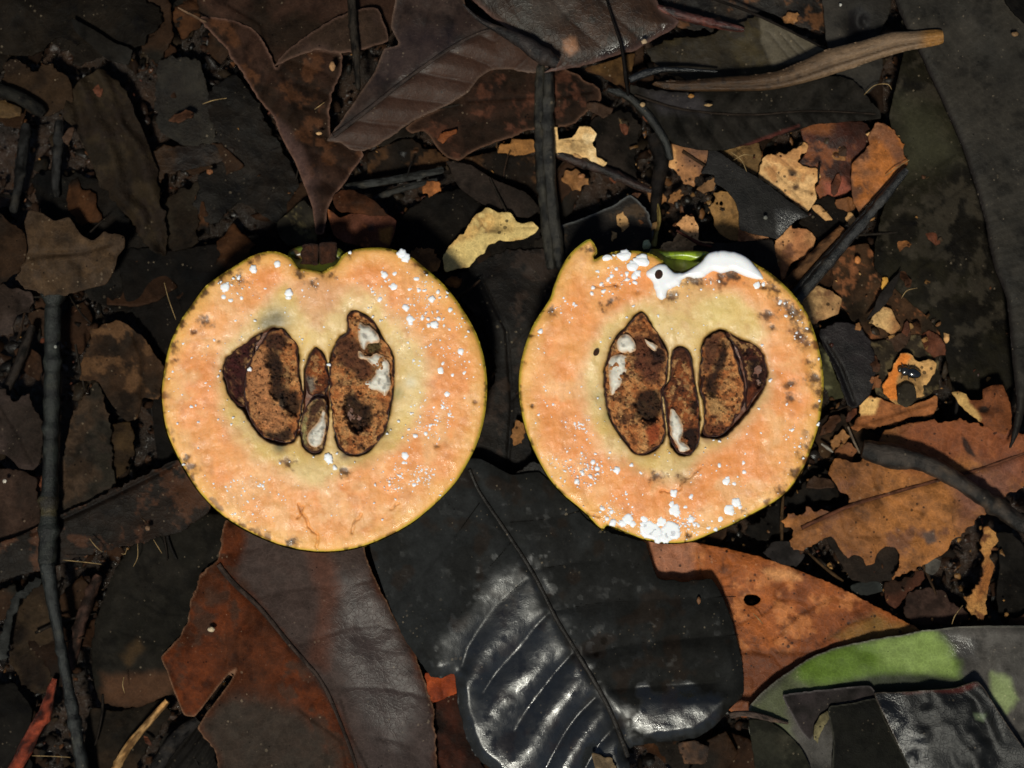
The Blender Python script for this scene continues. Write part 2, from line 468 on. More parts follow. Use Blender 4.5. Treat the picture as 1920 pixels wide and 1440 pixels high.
    if midp is not None and midc is not None:
        mx, my = midp[:, 0], midp[:, 1]
        keep = inside(mx, my, o); 
        if keep.sum() > 3:
            mx, my = mx[keep], my[keep]
            mz = zf(mx, my, np.full(mx.shape, 20.0)) + 2.0
            rr = np.linspace(midw, midw * 0.55, len(mx))
            tube("midrib", np.column_stack([mx, my, mz]), rr, M['wood'] if mat != 'black' else M['black'], midc, parent=ob, seg=8, lump=0.1, rough=rough, seed=seed, flat=0.5)
    return ob

def hash_str(s):
    h = 5381
    for ch in s: h = (h * 33 + ord(ch)) & 0x7FFFFFFF
    return h
# ------------------------------------------------------------------ the ground
def soil():
    n = 260; ex = 2600
    xs = np.linspace(960 - ex, 960 + ex, n); ys = np.linspace(720 - ex, 720 + ex, n)
    x, y = np.meshgrid(xs, ys); x = x.ravel(); y = y.ravel()
    z = 26 * (fbm(x, y, 160, 4, 3) - 0.5) + 26 * (fbm(x, y, 45, 4, 5) - 0.5) - 6
    g = sm(0.4, 0.65, fbm(x, y, 70, 4, 9))[:, None]
    c = lin((30, 22, 16)) * (1 - g) + lin((44, 30, 20)) * g
    v = np.stack([(x - 960) * U, (720 - y) * U, z * U], 1)
    i, j = np.meshgrid(np.arange(n - 1), np.arange(n - 1), indexing='ij')
    q = np.stack([i*n+j, (i+1)*n+j, (i+1)*n+j+1, i*n+j+1], -1).reshape(-1, 4)
    o = link_mesh("ground", v, q, M['soil'], None, np.concatenate([c, np.full((len(c), 1), 0.5)], 1))
    tag(o, "black wet forest soil under the leaf litter", None, None, 'structure')
    # a far sheet under it, out to the horizon
    v2 = np.array([[-8, -8, -0.006], [8, -8, -0.006], [8, 8, -0.006], [-8, 8, -0.006]], float)
    c2 = np.tile(np.append(lin((38, 27, 19)), 0.7), (4, 1))
    o2 = link_mesh("forest_floor", v2, [[0, 1, 2, 3]], M['soil'], None, c2)
    tag(o2, "dark forest floor stretching away on all sides", None, None, 'structure')
soil()

def shard_field(name, label, n, zr, sr, pal, mat, region, seed, kind='stuff', avoid=None, curl=0.5, tiltmax=0.5):
    """thousands of small torn flakes as one mesh: nobody could count them"""
    r = np.random.default_rng(seed)
    x = r.uniform(region[0], region[2], n); y = r.uniform(region[1], region[3], n)
    if avoid is not None:
        k = ~((x > avoid[0]) & (x < avoid[2]) & (y > avoid[1]) & (y < avoid[3])); x, y = x[k], y[k]; n = len(x)
    s = sr[0] + (sr[1] - sr[0]) * r.random(n) ** 2.5; z = r.uniform(*zr, n)
    m = 8
    a = np.arange(m) / m * 2 * math.pi
    rad = r.uniform(0.45, 1.1, (n, m)); asp = r.uniform(0.25, 0.9, n); th = r.uniform(0, 2 * math.pi, n)
    lx = np.cos(a)[None] * rad * s[:, None]; ly = np.sin(a)[None] * rad * (s * asp)[:, None]
    lx = np.concatenate([lx, np.zeros((n, 1))], 1); ly = np.concatenate([ly, np.zeros((n, 1))], 1)
    lz = curl * (lx ** 2) / s[:, None] * r.uniform(-1, 1, n)[:, None] * 0.6 + r.normal(0, 0.06, lx.shape) * s[:, None]
    gx, gy = r.uniform(-tiltmax, tiltmax, (2, n)); lz = lz + gx[:, None] * lx + gy[:, None] * ly
    X = x[:, None] + lx * np.cos(th)[:, None] - ly * np.sin(th)[:, None]
    Y = y[:, None] + lx * np.sin(th)[:, None] + ly * np.cos(th)[:, None]
    Z = z[:, None] + lz
    top = np.stack([(X - 960) * U, (720 - Y) * U, Z * U], -1); bot = top.copy(); bot[:, :, 2] -= np.maximum(1.2, s * 0.05)[:, None] * U
    v = np.concatenate([top, bot], 1).reshape(-1, 3); b = np.arange(n)[:, None] * 18
    tr = []; q = []
    for k in range(m):
        k2 = (k + 1) % m
        tr.append(np.stack([b[:, 0] + k, b[:, 0] + 8, b[:, 0] + k2], 1)); tr.append(np.stack([b[:, 0] + 9 + k2, b[:, 0] + 17, b[:, 0] + 9 + k], 1))
        q.append(np.stack([b[:, 0] + k2, b[:, 0] + 9 + k2, b[:, 0] + 9 + k, b[:, 0] + k], 1))
    P = np.array([lin(p) for p in pal]) * K
    c = P[r.integers(0, len(P), n)] * r.uniform(0.25, 0.85, n)[:, None]
    col = np.repeat(np.concatenate([c, r.uniform(0.3, 0.8, (n, 1))], 1), 18, 0)
    o = link_mesh(name, v, np.concatenate(q), M[mat], None, col, tris=np.concatenate(tr))
    return tag(o, label, None, None, kind)

DARKP = [(44, 31, 23), (56, 38, 27), (32, 28, 24), (64, 44, 32), (38, 32, 28), (50, 40, 30), (30, 24, 20)]
BRP = [(120, 80, 45), (95, 60, 36), (160, 115, 65), (85, 45, 30), (70, 55, 40)]
shard_field("leaf_crumbs", "fine dark crumbs and flakes of rotted leaf between the larger leaves", 9000, (-4, 22), (4, 24), DARKP, 'brown', (-60, -60, 1980, 1500), 11)
shard_field("pale_leaf_crumbs", "tiny tan and orange leaf crumbs scattered over the wet litter", 1500, (8, 34), (2, 8), BRP, 'dry', (-60, -60, 1980, 1500), 12)
shard_field("pale_leaf_crumbs", "tan leaf crumbs gathered right of the right fruit half", 800, (20, 66), (3, 12), BRP + [(205, 155, 95)], 'dry', (1180, 230, 1900, 1180), 14)
shard_field("surrounding_leaf_litter", "rotting leaf litter carpeting the floor around the clearing of two fruit halves", 2600, (0, 50), (60, 230), DARKP + [(80, 55, 38), (100, 62, 34), (46, 44, 40)], 'brown', (-1500, -1500, 3420, 2940), 13, avoid=(-190, -190, 2110, 1630), curl=0.35, tiltmax=0.15)

# ------------------------------------------------------------------ scraps deep in the litter, one object each
def scraps():
    protos = []
    for k in range(10):
        r = random.Random(100 + k); m = 7 + k % 4
        pts = []
        for i in range(m):
            a = i / m * 2 * math.pi; rr = r.uniform(0.55, 1.1) * 62
            c0 = 1; pts.append((960 + rr * math.cos(a), 720 + rr * math.sin(a) * r.uniform(0.4, 0.8)))
        c = random.Random(k).choice(DARKP); c2 = random.Random(k + 50).choice(DARKP + [(90, 58, 36)])
        o = leaf("leaf_scrap", "", "leaf scrap", pts, 12, c, c2, 'brown' if k % 3 else 'black', amp=9, rag=4, rough=0.55, seed=k * 13, s=6, thick=3, smooth=False, droop=0)
        protos.append(o)
    r = random.Random(5); out = []
    for k in range(120):
        p = protos[k % 10]
        o = p if k < 10 else p.copy()
        if k >= 10: sc.collection.objects.link(o)
        x, y = r.uniform(-20, 1940), r.uniform(-20, 1460)
        s = r.uniform(0.5, 1.25)
        o.scale = (s, s, s); o.rotation_euler = (r.uniform(-.22, .22), r.uniform(-.22, .22), r.uniform(0, 6.28))
        o.location = ((x - 960) * U, (720 - y) * U, r.uniform(10, 34) * U)
        o["label"] = "small dark rotted leaf scrap lying deep in a gap of the litter"; o["category"] = "leaf scrap"; o["group"] = "rotted leaf scraps deep in the litter"
scraps()

def tan_scraps():
    protos = []
    PL = [((196,146,92),(150,104,62)), ((160,104,56),(112,72,42)), ((120,76,46),(84,54,36)), ((212,164,108),(170,118,70)), ((92,66,48),(64,46,34)), ((104,60,40),(70,42,30))]
    for k in range(12):
        r = random.Random(300 + k); m = 9 + k % 3
        e_ = r.uniform(.35, .8)
        pts = []
        for i in range(m):
            q_ = r.uniform(.72, 1.12) * 26; t_ = (i + r.uniform(-.3, .3)) / m * 6.283; pts.append((960 + q_ * math.cos(t_), 720 + q_ * e_ * math.sin(t_)))
        protos.append(leaf("tan_leaf_scrap", "", "leaf scrap", pts, 12, *PL[k % 6], 'dry', amp=7, rag=2, seed=k * 17, s=3, thick=2, smooth=False, droop=0, zbump=[(950 + k, 715, 14, 30, 6)]))
    r = random.Random(8)
    for k in range(85):
        p = protos[k % 12]; o = p if k < 12 else p.copy()
        if k >= 12: sc.collection.objects.link(o)
        while True:
            x, y = (r.uniform(1010, 1800), r.uniform(170, 860)) if k < 60 else (r.uniform(0, 1920), r.uniform(0, 1440))
            if k >= 60 or y < 470 or x > 1540: break
        s = r.uniform(.45, 1.15); o.scale = (s, s, s * 1.3); o.rotation_euler = (r.uniform(-.35, .35), r.uniform(-.35, .35), r.uniform(0, 6.28))
        o.location = ((x - 960) * U, (720 - y) * U, r.uniform(30, 62) * U)
        o["label"] = "small tan or brown torn leaf flake wedged between the larger leaves"; o["category"] = "leaf scrap"; o["group"] = "torn tan and brown leaf flakes"
tan_scraps()

def twiglets():
    protos = []
    for k in range(7):
        r = random.Random(70 + k); L_ = r.uniform(50, 110); b_ = r.uniform(-9, 9)
        c_ = [(34,28,23),(52,38,28),(28,25,23),(66,48,32),(40,34,28),(84,62,40),(30,27,24)][k]
        protos.append(tube("twiglet", [(960 - L_ / 2, 720, 10), (960 - L_ / 6, 720 + b_, 11), (960 + L_ / 4, 720 + b_ * .4, 11), (960 + L_ / 2, 720 - b_ * .6, 10)], [2.6, 2.9, 2.2, 1.3], M['wood'], c_, seg=8, step=4, seed=k))
    r = random.Random(21)
    for k in range(70):
        p = protos[k % 7]; o = p if k < 7 else p.copy()
        if k >= 7: sc.collection.objects.link(o)
        x, y = r.uniform(0, 1920), r.uniform(0, 1440); s = r.uniform(.5, 1.3)
        o.scale = (s, s, s); o.rotation_euler = (r.uniform(-.1, .1), r.uniform(-.12, .12), r.uniform(0, 6.28)); o.location = ((x - 960) * U, (720 - y) * U, r.uniform(34, 72) * U)
        o["label"] = "thin short dark twiglet caught in the leaf litter"; o["category"] = "twig"; o["group"] = "thin twiglets in the litter"
twiglets()

# ------------------------------------------------------------------ leaves, from the deep ones up
# --- top left
leaf("rotting_leaf", "olive brown rotting leaf with long lengthwise ridges, upper left", "leaf",
     [(125,185),(150,150),(190,130),(230,160),(250,205),(275,262),(292,310),(302,370),(312,430),(310,478),(280,470),(250,420),(215,380),(190,350),(165,290),(140,240),(118,220)],
     48, (56,45,32), (42,32,23), 'wood', c3=(34,25,18), amp=8, rag=3, rough=0.5, ridges=(1.15, 46, 7), pscale=45, s=4)
leaf("rotting_leaf", "grey brown rotting leaf piece right of the ridged olive leaf", "leaf",
     [(300,112),(340,106),(372,115),(385,150),(395,210),(405,262),(370,275),(340,270),(300,245),(292,200),(294,150)], 40, (46,41,34), (34,28,22), 'wood', amp=9, rag=4, rough=0.4, pscale=40)
leaf("rotting_leaf", "small brown grey leaf piece under the foot of the ridged olive leaf", "leaf",
     [(300,402),(328,366),(385,342),(372,390),(366,450),(322,470)], 38, (52,44,36), (38,29,22), 'brown', amp=8, rag=4)
leaf("rotting_leaf", "slimy dark brown leaf shred with wet sparkles beside the ridged olive leaf", "leaf",
     [(285,285),(330,272),(390,270),(440,278),(430,300),(380,312),(320,325),(290,340),(278,312)], 44, (58,38,22), (34,24,18), 'brown', amp=10, rag=5, rough=0.38)
leaf("brown_leaf", "crumpled brown leaf in the upper left corner area above the short black stick", "leaf",
     [(5,125),(30,110),(60,135),(95,120),(130,150),(136,190),(100,215),(80,222),(50,205),(20,172)], 46, (58,42,30), (42,31,24), 'brown', amp=10, rag=4)
leaf("pale_leaf_scrap", "small yellowish leaf scrap at the left edge under a short black stick", "leaf scrap",
     [(-15,192),(12,188),(42,206),(38,218),(18,222),(-15,218)], 50, (118,92,48), (80,60,35), 'dry', amp=3, rag=2)
leaf("dark_leaf", "blurred black brown leaf across the top left corner", "leaf",
     [(-40,-40),(230,-40),(300,30),(270,80),(190,95),(110,70),(60,105),(-40,90)], 40, (24,19,15), (32,25,19), 'brown', amp=10, rag=4, rough=0.55)
leaf("dark_leaf", "grey black leaf tip pointing down right near the top left corner", "leaf",
     [(135,35),(175,55),(215,80),(250,95),(240,120),(200,110),(165,80),(140,58)], 58, (44,42,40), (34,31,28), 'grey', amp=5, rag=2)
leaf("dark_leaf", "dim black leaf between the ridged olive leaf and the brown triangular leaf", "leaf",
     [(385,180),(440,140),(480,190),(520,260),(560,340),(575,400),(520,420),(450,380),(400,420),(360,400),(375,330),(420,300),(400,240)], 30, (32,25,20), (24,20,17), 'brown', amp=10, rag=4, rough=0.45)
leaf("dark_leaf", "large dim leaf under the flat brown leaf at the left", "leaf",
     [(60,330),(200,340),(260,440),(360,470),(480,440),(560,470),(460,520),(360,560),(330,640),(250,590),(170,560),(110,470)], 26, (27,21,17), (20,17,15), 'brown', amp=12, rag=4, rough=0.6)
# --- left
leaf("brown_leaf", "flat dull brown leaf with frayed ends lying across the black stick at left", "leaf",
     [(54,395),(79,400),(100,412),(129,408),(144,429),(152,440),(170,450),(183,447),(192,435),(212,438),(233,443),(233,464),(221,481),(217,497),(200,531),(167,541),(125,552),(90,554),(54,541),(27,525),(37,502),(54,477),(50,443),(46,418)],
     96, (90,68,50), (70,54,42), 'brown', c3=(62,48,36), amp=6, rag=2.5, rough=0.5, mid=[(60,484),(110,478),(165,470),(215,455)], midw=2.5, lat=(34,0.5), latd=1.2, zbump=[(105,475,45,5,-5)], edge=((58,44,32),3))
leaf("brown_leaf", "dark brown leaf cut by the left edge beside the flat frayed leaf", "leaf",
     [(-40,398),(0,402),(18,420),(44,430),(50,478),(36,508),(0,535),(-40,545)], 82, (58,40,28), (42,31,24), 'brown', amp=6, rag=2)
leaf("brown_leaf", "mauve grey ragged leaf at the left edge below the dark brown leaf", "leaf",
     [(-40,538),(20,540),(55,552),(58,586),(40,590),(27,602),(28,626),(0,630),(-40,622)], 66, (74,60,56), (55,43,38), 'brown', amp=5, rag=3)
leaf("brown_leaf", "roundish mauve grey leaf with scalloped top left of the black stick", "leaf",
     [(-25,742),(8,730),(25,752),(54,737),(58,760),(77,777),(79,860),(62,881),(37,877),(12,856),(-25,840)], 64, (66,53,50), (50,40,36), 'brown', amp=6, rag=2.5, lines=[([(0,760),(30,810),(60,870)],3,2)])
leaf("brown_leaf", "pinkish brown leaf at the left edge low beside the black stick", "leaf",
     [(-40,885),(20,878),(62,892),(77,950),(72,985),(30,1012),(-40,1035)], 58, (74,54,46), (52,38,32), 'brown', amp=8, rag=3)
leaf("brown_leaf", "brown leaf with a torn notch right of the black stick", "leaf",
     [(171,618),(208,606),(229,604),(262,627),(287,660),(308,695),(296,750),(268,747),(258,783),(237,790),(212,762),(183,716),(150,712),(154,681),(167,647)], 62, (66,46,33), (50,38,30), 'brown', c3=(80,56,36), amp=8, rag=2.5, lines=[([(250,625),(268,680),(266,745)],4,4)])
leaf("brown_leaf", "long mottled brown grey leaf below the notched brown leaf", "leaf",
     [(183,714),(202,777),(212,860),(216,912),(146,962),(117,967),(110,881),(121,839),(137,777),(152,748)], 52, (78,60,48), (50,44,38), 'brown', c3=(40,33,27), amp=9, rag=3, pscale=45)
leaf("dark_leaf", "long black brown leaf strip running from left edge to the left fruit half", "leaf",
     [(-40,1035),(40,1003),(110,967),(200,925),(270,892),(335,862),(400,920),(390,962),(330,1000),(240,1022),(150,1042),(110,1060),(40,1078),(-40,1095)], 74, (38,26,19), (27,20,15), 'brown', c3=(62,38,24), amp=8, rag=3, rough=0.45, lines=[([(60,1000),(200,935),(330,870)],5,4)])
leaf("dark_leaf", "black smooth leaf under the left edge of the left fruit half", "leaf",
     [(225,470),(330,470),(420,460),(400,620),(340,760),(360,900),(300,870),(285,760),(310,690),(270,610),(235,560)], 34, (26,22,20), (20,18,17), 'black', amp=8, rag=2)
leaf("dark_leaf", "tan black leaf piece with pale rim between brown leaf and long dark strip", "leaf",
     [(205,800),(240,790),(252,820),(240,870),(215,905),(203,860)], 44, (70,52,34), (36,26,20), 'brown', amp=8, rag=4, seed=4)
leaf("brown_leaf", "reddish brown torn leaf low at left edge beside the silvery shred", "leaf",
     [(30,1130),(80,1095),(100,1150),(115,1230),(95,1300),(50,1290),(20,1230)], 40, (60,46,34), (38,28,22), 'brown', amp=8, rag=3)
leaf("dark_leaf", "silvery black curled leaf shred at the lower left edge", "leaf scrap",
     [(66,1082),(48,1094),(28,1118),(14,1150),(2,1190),(-12,1240),(10,1235),(18,1200),(24,1160),(36,1130),(54,1108),(72,1092)], 62, (58,58,58), (34,34,34), 'brown', amp=8, rag=4, rough=0.5)
# --- top
leaf("brown_leaf", "dark brown broad leaf along the top edge left of centre", "leaf",
     [(370,-50),(378,30),(450,50),(500,92),(520,128),(545,140),(600,115),(650,105),(700,88),(728,72),(748,20),(765,-50)], 62, (60,40,32), (42,30,23), 'brown', amp=8, rag=2, lines=[([(430,10),(490,45),(500,95)],4,3)])
leaf("mauve_leaf", "mauve brown leaf piece with curved lower edge crossing the thin top stick", "leaf",
     [(512,126),(538,95),(588,57),(637,30),(662,20),(708,16),(728,76),(690,90),(660,98),(625,99),(590,95),(555,106)], 82, (76,56,50), (60,44,36), 'brown', amp=4, rag=0.8, droop=8, edge=((88,66,55),3))
leaf("brown_leaf", "long dark reddish brown leaf tapering down to the notch of the left fruit half", "leaf",
     [(375,35),(425,95),(450,130),(480,180),(510,217),(530,262),(552,302),(570,347),(585,387),(592,437),(608,437),(613,395),(628,365),(645,345),(668,310),(682,290),(672,272),(645,265),(622,258),(616,225),(622,180),(640,135),(642,100),(590,92),(560,98),(530,112),(518,128),(505,100),(480,60),(430,35)],
     78, (64,43,35), (48,33,25), 'brown', c3=(68,42,26), amp=6, rag=1.2, tilt=(0.03, 0), mid=[(520,110),(550,180),(575,260),(592,340),(600,425)], midw=4, lat=(46,0.7), latd=2.4, fold=-1.0, edge=((96,70,58),3),
     paint=[([(500,215),(560,330),(585,430),(600,430),(590,330),(540,240)], (80,60,55,0.7), 14)])
leaf("brown_leaf", "broad folded leaf with raised midrib, mauve above and brown below, top centre", "leaf",
     [(613,263),(637,230),(670,182),(703,133),(720,92),(748,83),(733,50),(742,0),(752,-50),(850,-50),(875,15),(900,32),(927,46),(960,75),(1000,105),(1030,128),(993,136),(953,130),(920,132),(897,147),(880,170),(853,190),(820,207),(787,220),(760,237),(733,257),(707,273),(680,283),(660,281),(640,268)],
     98, (72,57,52), (58,44,40), 'grey', amp=4, rag=0.8, mid=[(613,264),(680,213),(760,150),(830,100),(880,70),(925,52)], midw=5, midc=(56,44,38), lat=(70,0.9), latd=3, fold=-2.2, rough=0.36, edge=((90,70,58),3),
     paint=[([(613,266),(680,216),(760,153),(830,103),(880,73),(925,54),(1000,105),(1030,130),(953,132),(920,134),(880,172),(820,210),(760,240),(700,280),(640,272)], (56,36,26,0.92), 6)], rpaint=[([(730,60),(850,50),(860,90),(760,140),(700,160)], 0.3, 20)])
leaf("brown_leaf", "dark brown leaf below the folded leaf, crossed by the upright stick", "leaf",
     [(760,240),(785,222),(820,205),(860,180),(893,142),(925,120),(1037,120),(1123,165),(1127,187),(1095,213),(1080,230),(1037,241),(993,243),(960,257),(927,267),(900,278),(880,288),(860,301),(837,294),(820,277),(807,257),(793,245),(773,250)],
     56, (56,37,29), (42,29,22), 'brown', c3=(70,42,30), amp=6, rag=1.2, edge=((84,60,46),3), lines=[([(880,190),(960,185),(1060,180),(1110,170)],3,3),([(910,195),(905,240)],2,2)])
leaf("glossy_brown_leaf", "large glossy brown leaf at the top edge with shining curled right rim", "leaf",
     [(835,-60),(878,-8),(925,35),(962,60),(1000,98),(1045,118),(1020,136),(1050,131),(1100,122),(1150,106),(1190,94),(1225,74),(1264,53),(1272,38),(1243,21),(1233,0),(1237,-60)],
     104, (64,43,31), (48,34,25), 'brown', c3=(40,34,28), amp=5, rag=0.8, rough=0.46, droop=26, droopw=20.0, edge=((84,62,54),6), lat=(80,0.6), mid=[(870,-50),(1000,-30),(1240,-40)], midw=3, latd=1.5,
     paint=[([(1055,75),(1078,70),(1085,95),(1070,105),(1056,92)], (150,105,75,0.7), 6), ([(990,0),(1080,0),(1060,40),(1000,50)], (72,66,60,0.5), 20)], rpaint=[([(1120,100),(1200,60),(1280,30),(1280,60),(1180,110),(1120,125)], 0.18, 12)])
leaf("brown_leaf", "small triangular brown leaf corner under the glossy brown leaf rim", "leaf scrap",
     [(1098,130),(1150,112),(1190,100),(1176,168),(1158,160),(1130,145)], 70, (96,68,40), (70,46,30), 'brown', amp=3, rag=2)
leaf("olive_leaf", "olive rotting leaf with fine veins under the long tan strip", "leaf",
     [(1212,92),(1262,72),(1330,65),(1420,30),(1442,36),(1480,55),(1530,80),(1552,94),(1506,116),(1450,138),(1380,147),(1290,150),(1240,130),(1218,110)], 66, (66,56,34), (50,42,28), 'grey', c3=(40,34,26), amp=7, rag=2.5, rough=0.4, pscale=50,
     paint=[([(1425,30),(1480,55),(1550,92),(1505,114),(1450,122),(1428,80)], (84,76,62,0.9), 4)], lines=[([(1440,60),(1480,110)],2,1.5),([(1460,60),(1498,105)],2,1.5),([(1480,66),(1512,100)],2,1.5)])
leaf("dark_leaf", "dark wrinkled leaf at the top edge above the olive leaf", "leaf",
     [(1225,-50),(1400,-50),(1560,-50),(1550,60),(1500,50),(1430,20),(1400,45),(1330,60),(1270,50),(1245,10)], 46, (50,43,37), (30,25,21), 'black', c3=(84,54,32), amp=12, rag=4, rough=0.35, pscale=30)
leaf("grey_leaf", "smooth dark grey leaf with a black blister near the upper right", "leaf",
     [(1544,-50),(1672,-50),(1668,26),(1650,60),(1655,110),(1650,152),(1625,176),(1590,160),(1562,130),(1550,80),(1546,40)], 72, (58,54,50), (46,43,40), 'grey', amp=3, rag=1, rough=0.42,
     zbump=[(1610,47,17,24,-14),(1618,40,8,10,8)], paint=[([(1592,22),(1612,12),(1632,25),(1636,60),(1622,84),(1602,84),(1588,62)], (20,18,18), 4)])
leaf("dark_olive_leaf", "wide dark olive leaf lying beneath the big ribbed leaf on the right", "leaf",
     [(1690,40),(1700,70),(1685,140),(1668,220),(1690,300),(1695,330),(1660,380),(1645,440),(1640,500),(1700,560),(1760,620),(1790,740),(1830,760),(1920,700),(1920,480),(1880,300),(1800,150),(1735,20)],
     64, (38,35,25), (26,23,18), 'black', c3=(42,37,29), amp=8, rag=1, rough=0.6, tilt=(0, -0.05),
     lines=[([(1790,290),(1700,350)],1.2,2),([(1810,350),(1700,430)],1.2,2),([(1835,420),(1700,520)],1.2,2)],
     paint=[([(1670,180),(1760,200),(1800,300),(1700,330)], (50,48,34,0.8), 30)])
leaf("grey_ribbed_leaf", "big grey black leaf with fine cross ribs filling the right top corner", "leaf",
     [(1668,-60),(1698,51),(1723,98),(1766,188),(1805,278),(1843,397),(1864,500),(1887,560),(1899,681),(1906,760),(1893,842),(1912,806),(1935,720),(2050,600),(2150,300),(2100,-60)],
     124, (60,56,51), (50,47,43), 'grey', amp=4, rag=0.6, rough=0.45, mid=[(2010,-60),(2030,200),(2010,450),(1950,680)], lat=(17, 0.28), latd=0.25, latc=0.9, midw=4, edge=((26,22,20),7), droop=14)
leaf("dark_leaf", "narrow black leaf corner over the ribbed leaf at the top right", "leaf",
     [(1872,-50),(1888,8),(1925,48),(1990,90),(2060,-50)], 142, (30,27,25), (24,22,20), 'black', amp=3, rag=1)
leaf("black_leaf", "long black lanceolate leaf beneath the tan strip, reddish vein along its lower edge", "leaf",
     [(1181,160),(1228,169),(1290,173),(1352,171),(1442,166),(1506,153),(1561,141),(1595,149),(1621,171),(1634,192),(1651,207),(1651,222),(1595,228),(1527,233),(1484,248),(1433,262),(1356,282),(1305,280),(1262,269),(1241,243),(1211,209),(1185,184)],
     88, (48,45,42), (38,36,33), 'black', amp=5, rag=1.5, rough=0.64, droop=5, mid=[(1190,178),(1280,205),(1400,215),(1520,208),(1648,214)], midw=2.5, midc=(44,36,30), lat=(42,.7), latd=3.5, paint=[([(1380,276),(1440,254),(1500,232),(1500,238),(1440,262),(1385,280)], (70,36,30), 2), ([(1200,165),(1300,175),(1330,215),(1240,210)], (58,54,56,0.6), 12)])
# --- pale and tan pieces above the right fruit half
leaf("cream_leaf_scrap", "bright cream eaten leaf piece right of the upright stick", "leaf scrap",
     [(1037,238),(1045,238),(1047,261),(1072,257),(1080,249),(1086,237),(1107,238),(1119,251),(1113,263),(1109,271),(1117,278),(1118,294),(1128,298),(1138,305),(1132,312),(1111,311),(1092,305),(1065,296),(1042,286),(1034,272)],
     62, (236,194,132), (222,166,98), 'dry', c3=(238,204,150), amp=4, rag=1.5, rough=0.6, s=3, lines=[([(1040,262),(1115,266)],2,1.5)])
leaf("brown_leaf_scrap", "dark brown leaf right of the cream eaten piece", "leaf scrap",
     [(1100,240),(1125,215),(1180,210),(1200,240),(1190,300),(1195,340),(1150,320),(1112,300),(1118,262)], 44, (46,38,34), (32,27,24), 'brown', amp=7, rag=3, paint=[([(1163,225),(1176,228),(1176,243),(1168,245)], (190,150,100), 2)])
leaf("tan_leaf", "tan pink leaf piece hanging under the left part of the long black leaf", "leaf scrap",
     [(1256,269),(1273,272),(1308,276),(1332,278),(1332,307),(1315,326),(1304,350),(1284,346),(1277,328),(1265,321),(1254,313),(1256,296)], 66, (160,112,72), (120,86,66), 'dry', amp=5, rag=2, s=3, paint=[([(1250,265),(1268,280),(1268,318),(1252,315)], (205,150,95), 4)])
leaf("skeleton_leaf", "tan half skeletonised leaf scrap below the black lanceolate leaf", "leaf scrap",
     [(1345,276),(1385,268),(1423,266),(1429,292),(1419,328),(1408,326),(1381,311),(1358,292)], 54, (150,118,74), (105,80,48), 'dry', amp=4, rag=2, s=3)
leaf("cream_leaf", "large pale cream crumpled leaf piece with wavy eaten edge, upper right of centre", "leaf",
     [(1510,268),(1510,286),(1497,296),(1496,307),(1508,312),(1520,315),(1533,318),(1539,332),(1527,346),(1531,373),(1521,388),(1514,398),(1496,384),(1469,365),(1442,346),(1423,334),(1429,296),(1446,288),(1477,286)],
     58, (228,182,124), (212,158,98), 'dry', c3=(184,132,82), amp=7, rag=1.5, rough=0.6, s=3, lines=[([(1432,300),(1470,340),(1505,380)],3,2),([(1455,290),(1490,320)],2.5,2),([(1500,330),(1490,352),(1520,360)],3,3)],
     paint=[([(1478,318),(1495,322),(1492,330),(1480,328)], (80,60,42), 3), ([(1484,350),(1496,345),(1500,352),(1490,358)], (90,66,46), 3)])
leaf("red_brown_leaf", "dark red brown glossy leaf right of the pale cream crumpled piece", "leaf",
     [(1500,228),(1560,222),(1620,230),(1645,262),(1618,290),(1600,306),(1602,345),(1590,362),(1570,374),(1540,374),(1527,352),(1540,332),(1532,318),(1497,306),(1512,284)], 50, (84,42,30), (58,32,24), 'brown', c3=(110,62,34), amp=7, rag=2, rough=0.35,
     paint=[([(1545,345),(1580,335),(1595,355),(1565,372),(1548,370)], (150,80,60,0.8), 6), ([(1500,230),(1560,226),(1560,252),(1505,250)], (120,70,36,0.8), 8)])  # the pink patch is a highlight painted into the colour
leaf("orange_brown_leaf", "orange brown leaf with dark mottling against the dark olive leaf", "leaf",
     [(1643,228),(1670,238),(1695,276),(1699,307),(1690,325),(1662,348),(1635,375),(1612,398),(1600,380),(1596,334),(1598,307),(1616,288),(1631,272),(1627,257)], 74, (172,104,50), (146,98,66), 'dry', c3=(96,62,42), amp=6, rag=1.8, s=3.5,
     paint=[([(1640,225),(1680,240),(1698,300),(1685,320),(1665,285),(1640,262)], (112,72,50,0.8), 8)])
leaf("dark_leaf", "blackish leaf hollow between red brown leaf and diagonal black sticks", "leaf",
     [(1528,373),(1597,373),(1603,404),(1560,438),(1520,444),(1500,415)], 46, (34,27,21), (24,19,16), 'brown', amp=6, rag=3)
leaf("tan_leaf", "tan leaf piece with two round holes above the right fruit half", "leaf scrap",
     [(1329,388),(1342,373),(1338,361),(1365,359),(1383,380),(1389,407),(1387,452),(1369,450),(1350,438),(1340,423),(1338,407)], 60, (176,136,82), (150,112,66), 'dry', amp=5, rag=1.5, s=2.5, holes=[[(1340,380),(1344,376),(1348,380),(1344,385)],[(1349,379),(1353,376),(1357,380),(1353,385)]])
leaf("curled_leaf_scrap", "small curled tan flake left of the holed tan piece", "leaf scrap",
     [(1308,355),(1322,343),(1338,332),(1345,342),(1340,356),(1322,363)], 76, (170,128,84), (126,92,60), 'dry', amp=6, rag=1.5, s=2.5)
leaf("cream_leaf_scrap", "peach coloured triangular leaf piece just above the green dimple of the right fruit half", "leaf scrap",
     [(1288,401),(1302,405),(1308,434),(1311,450),(1337,457),(1329,475),(1270,480),(1230,473),(1246,457),(1265,446),(1275,430),(1267,421)], 64, (224,172,120), (200,146,96), 'dry', amp=5, rag=1.5, s=3, lines=[([(1250,465),(1290,440)],2,2)])
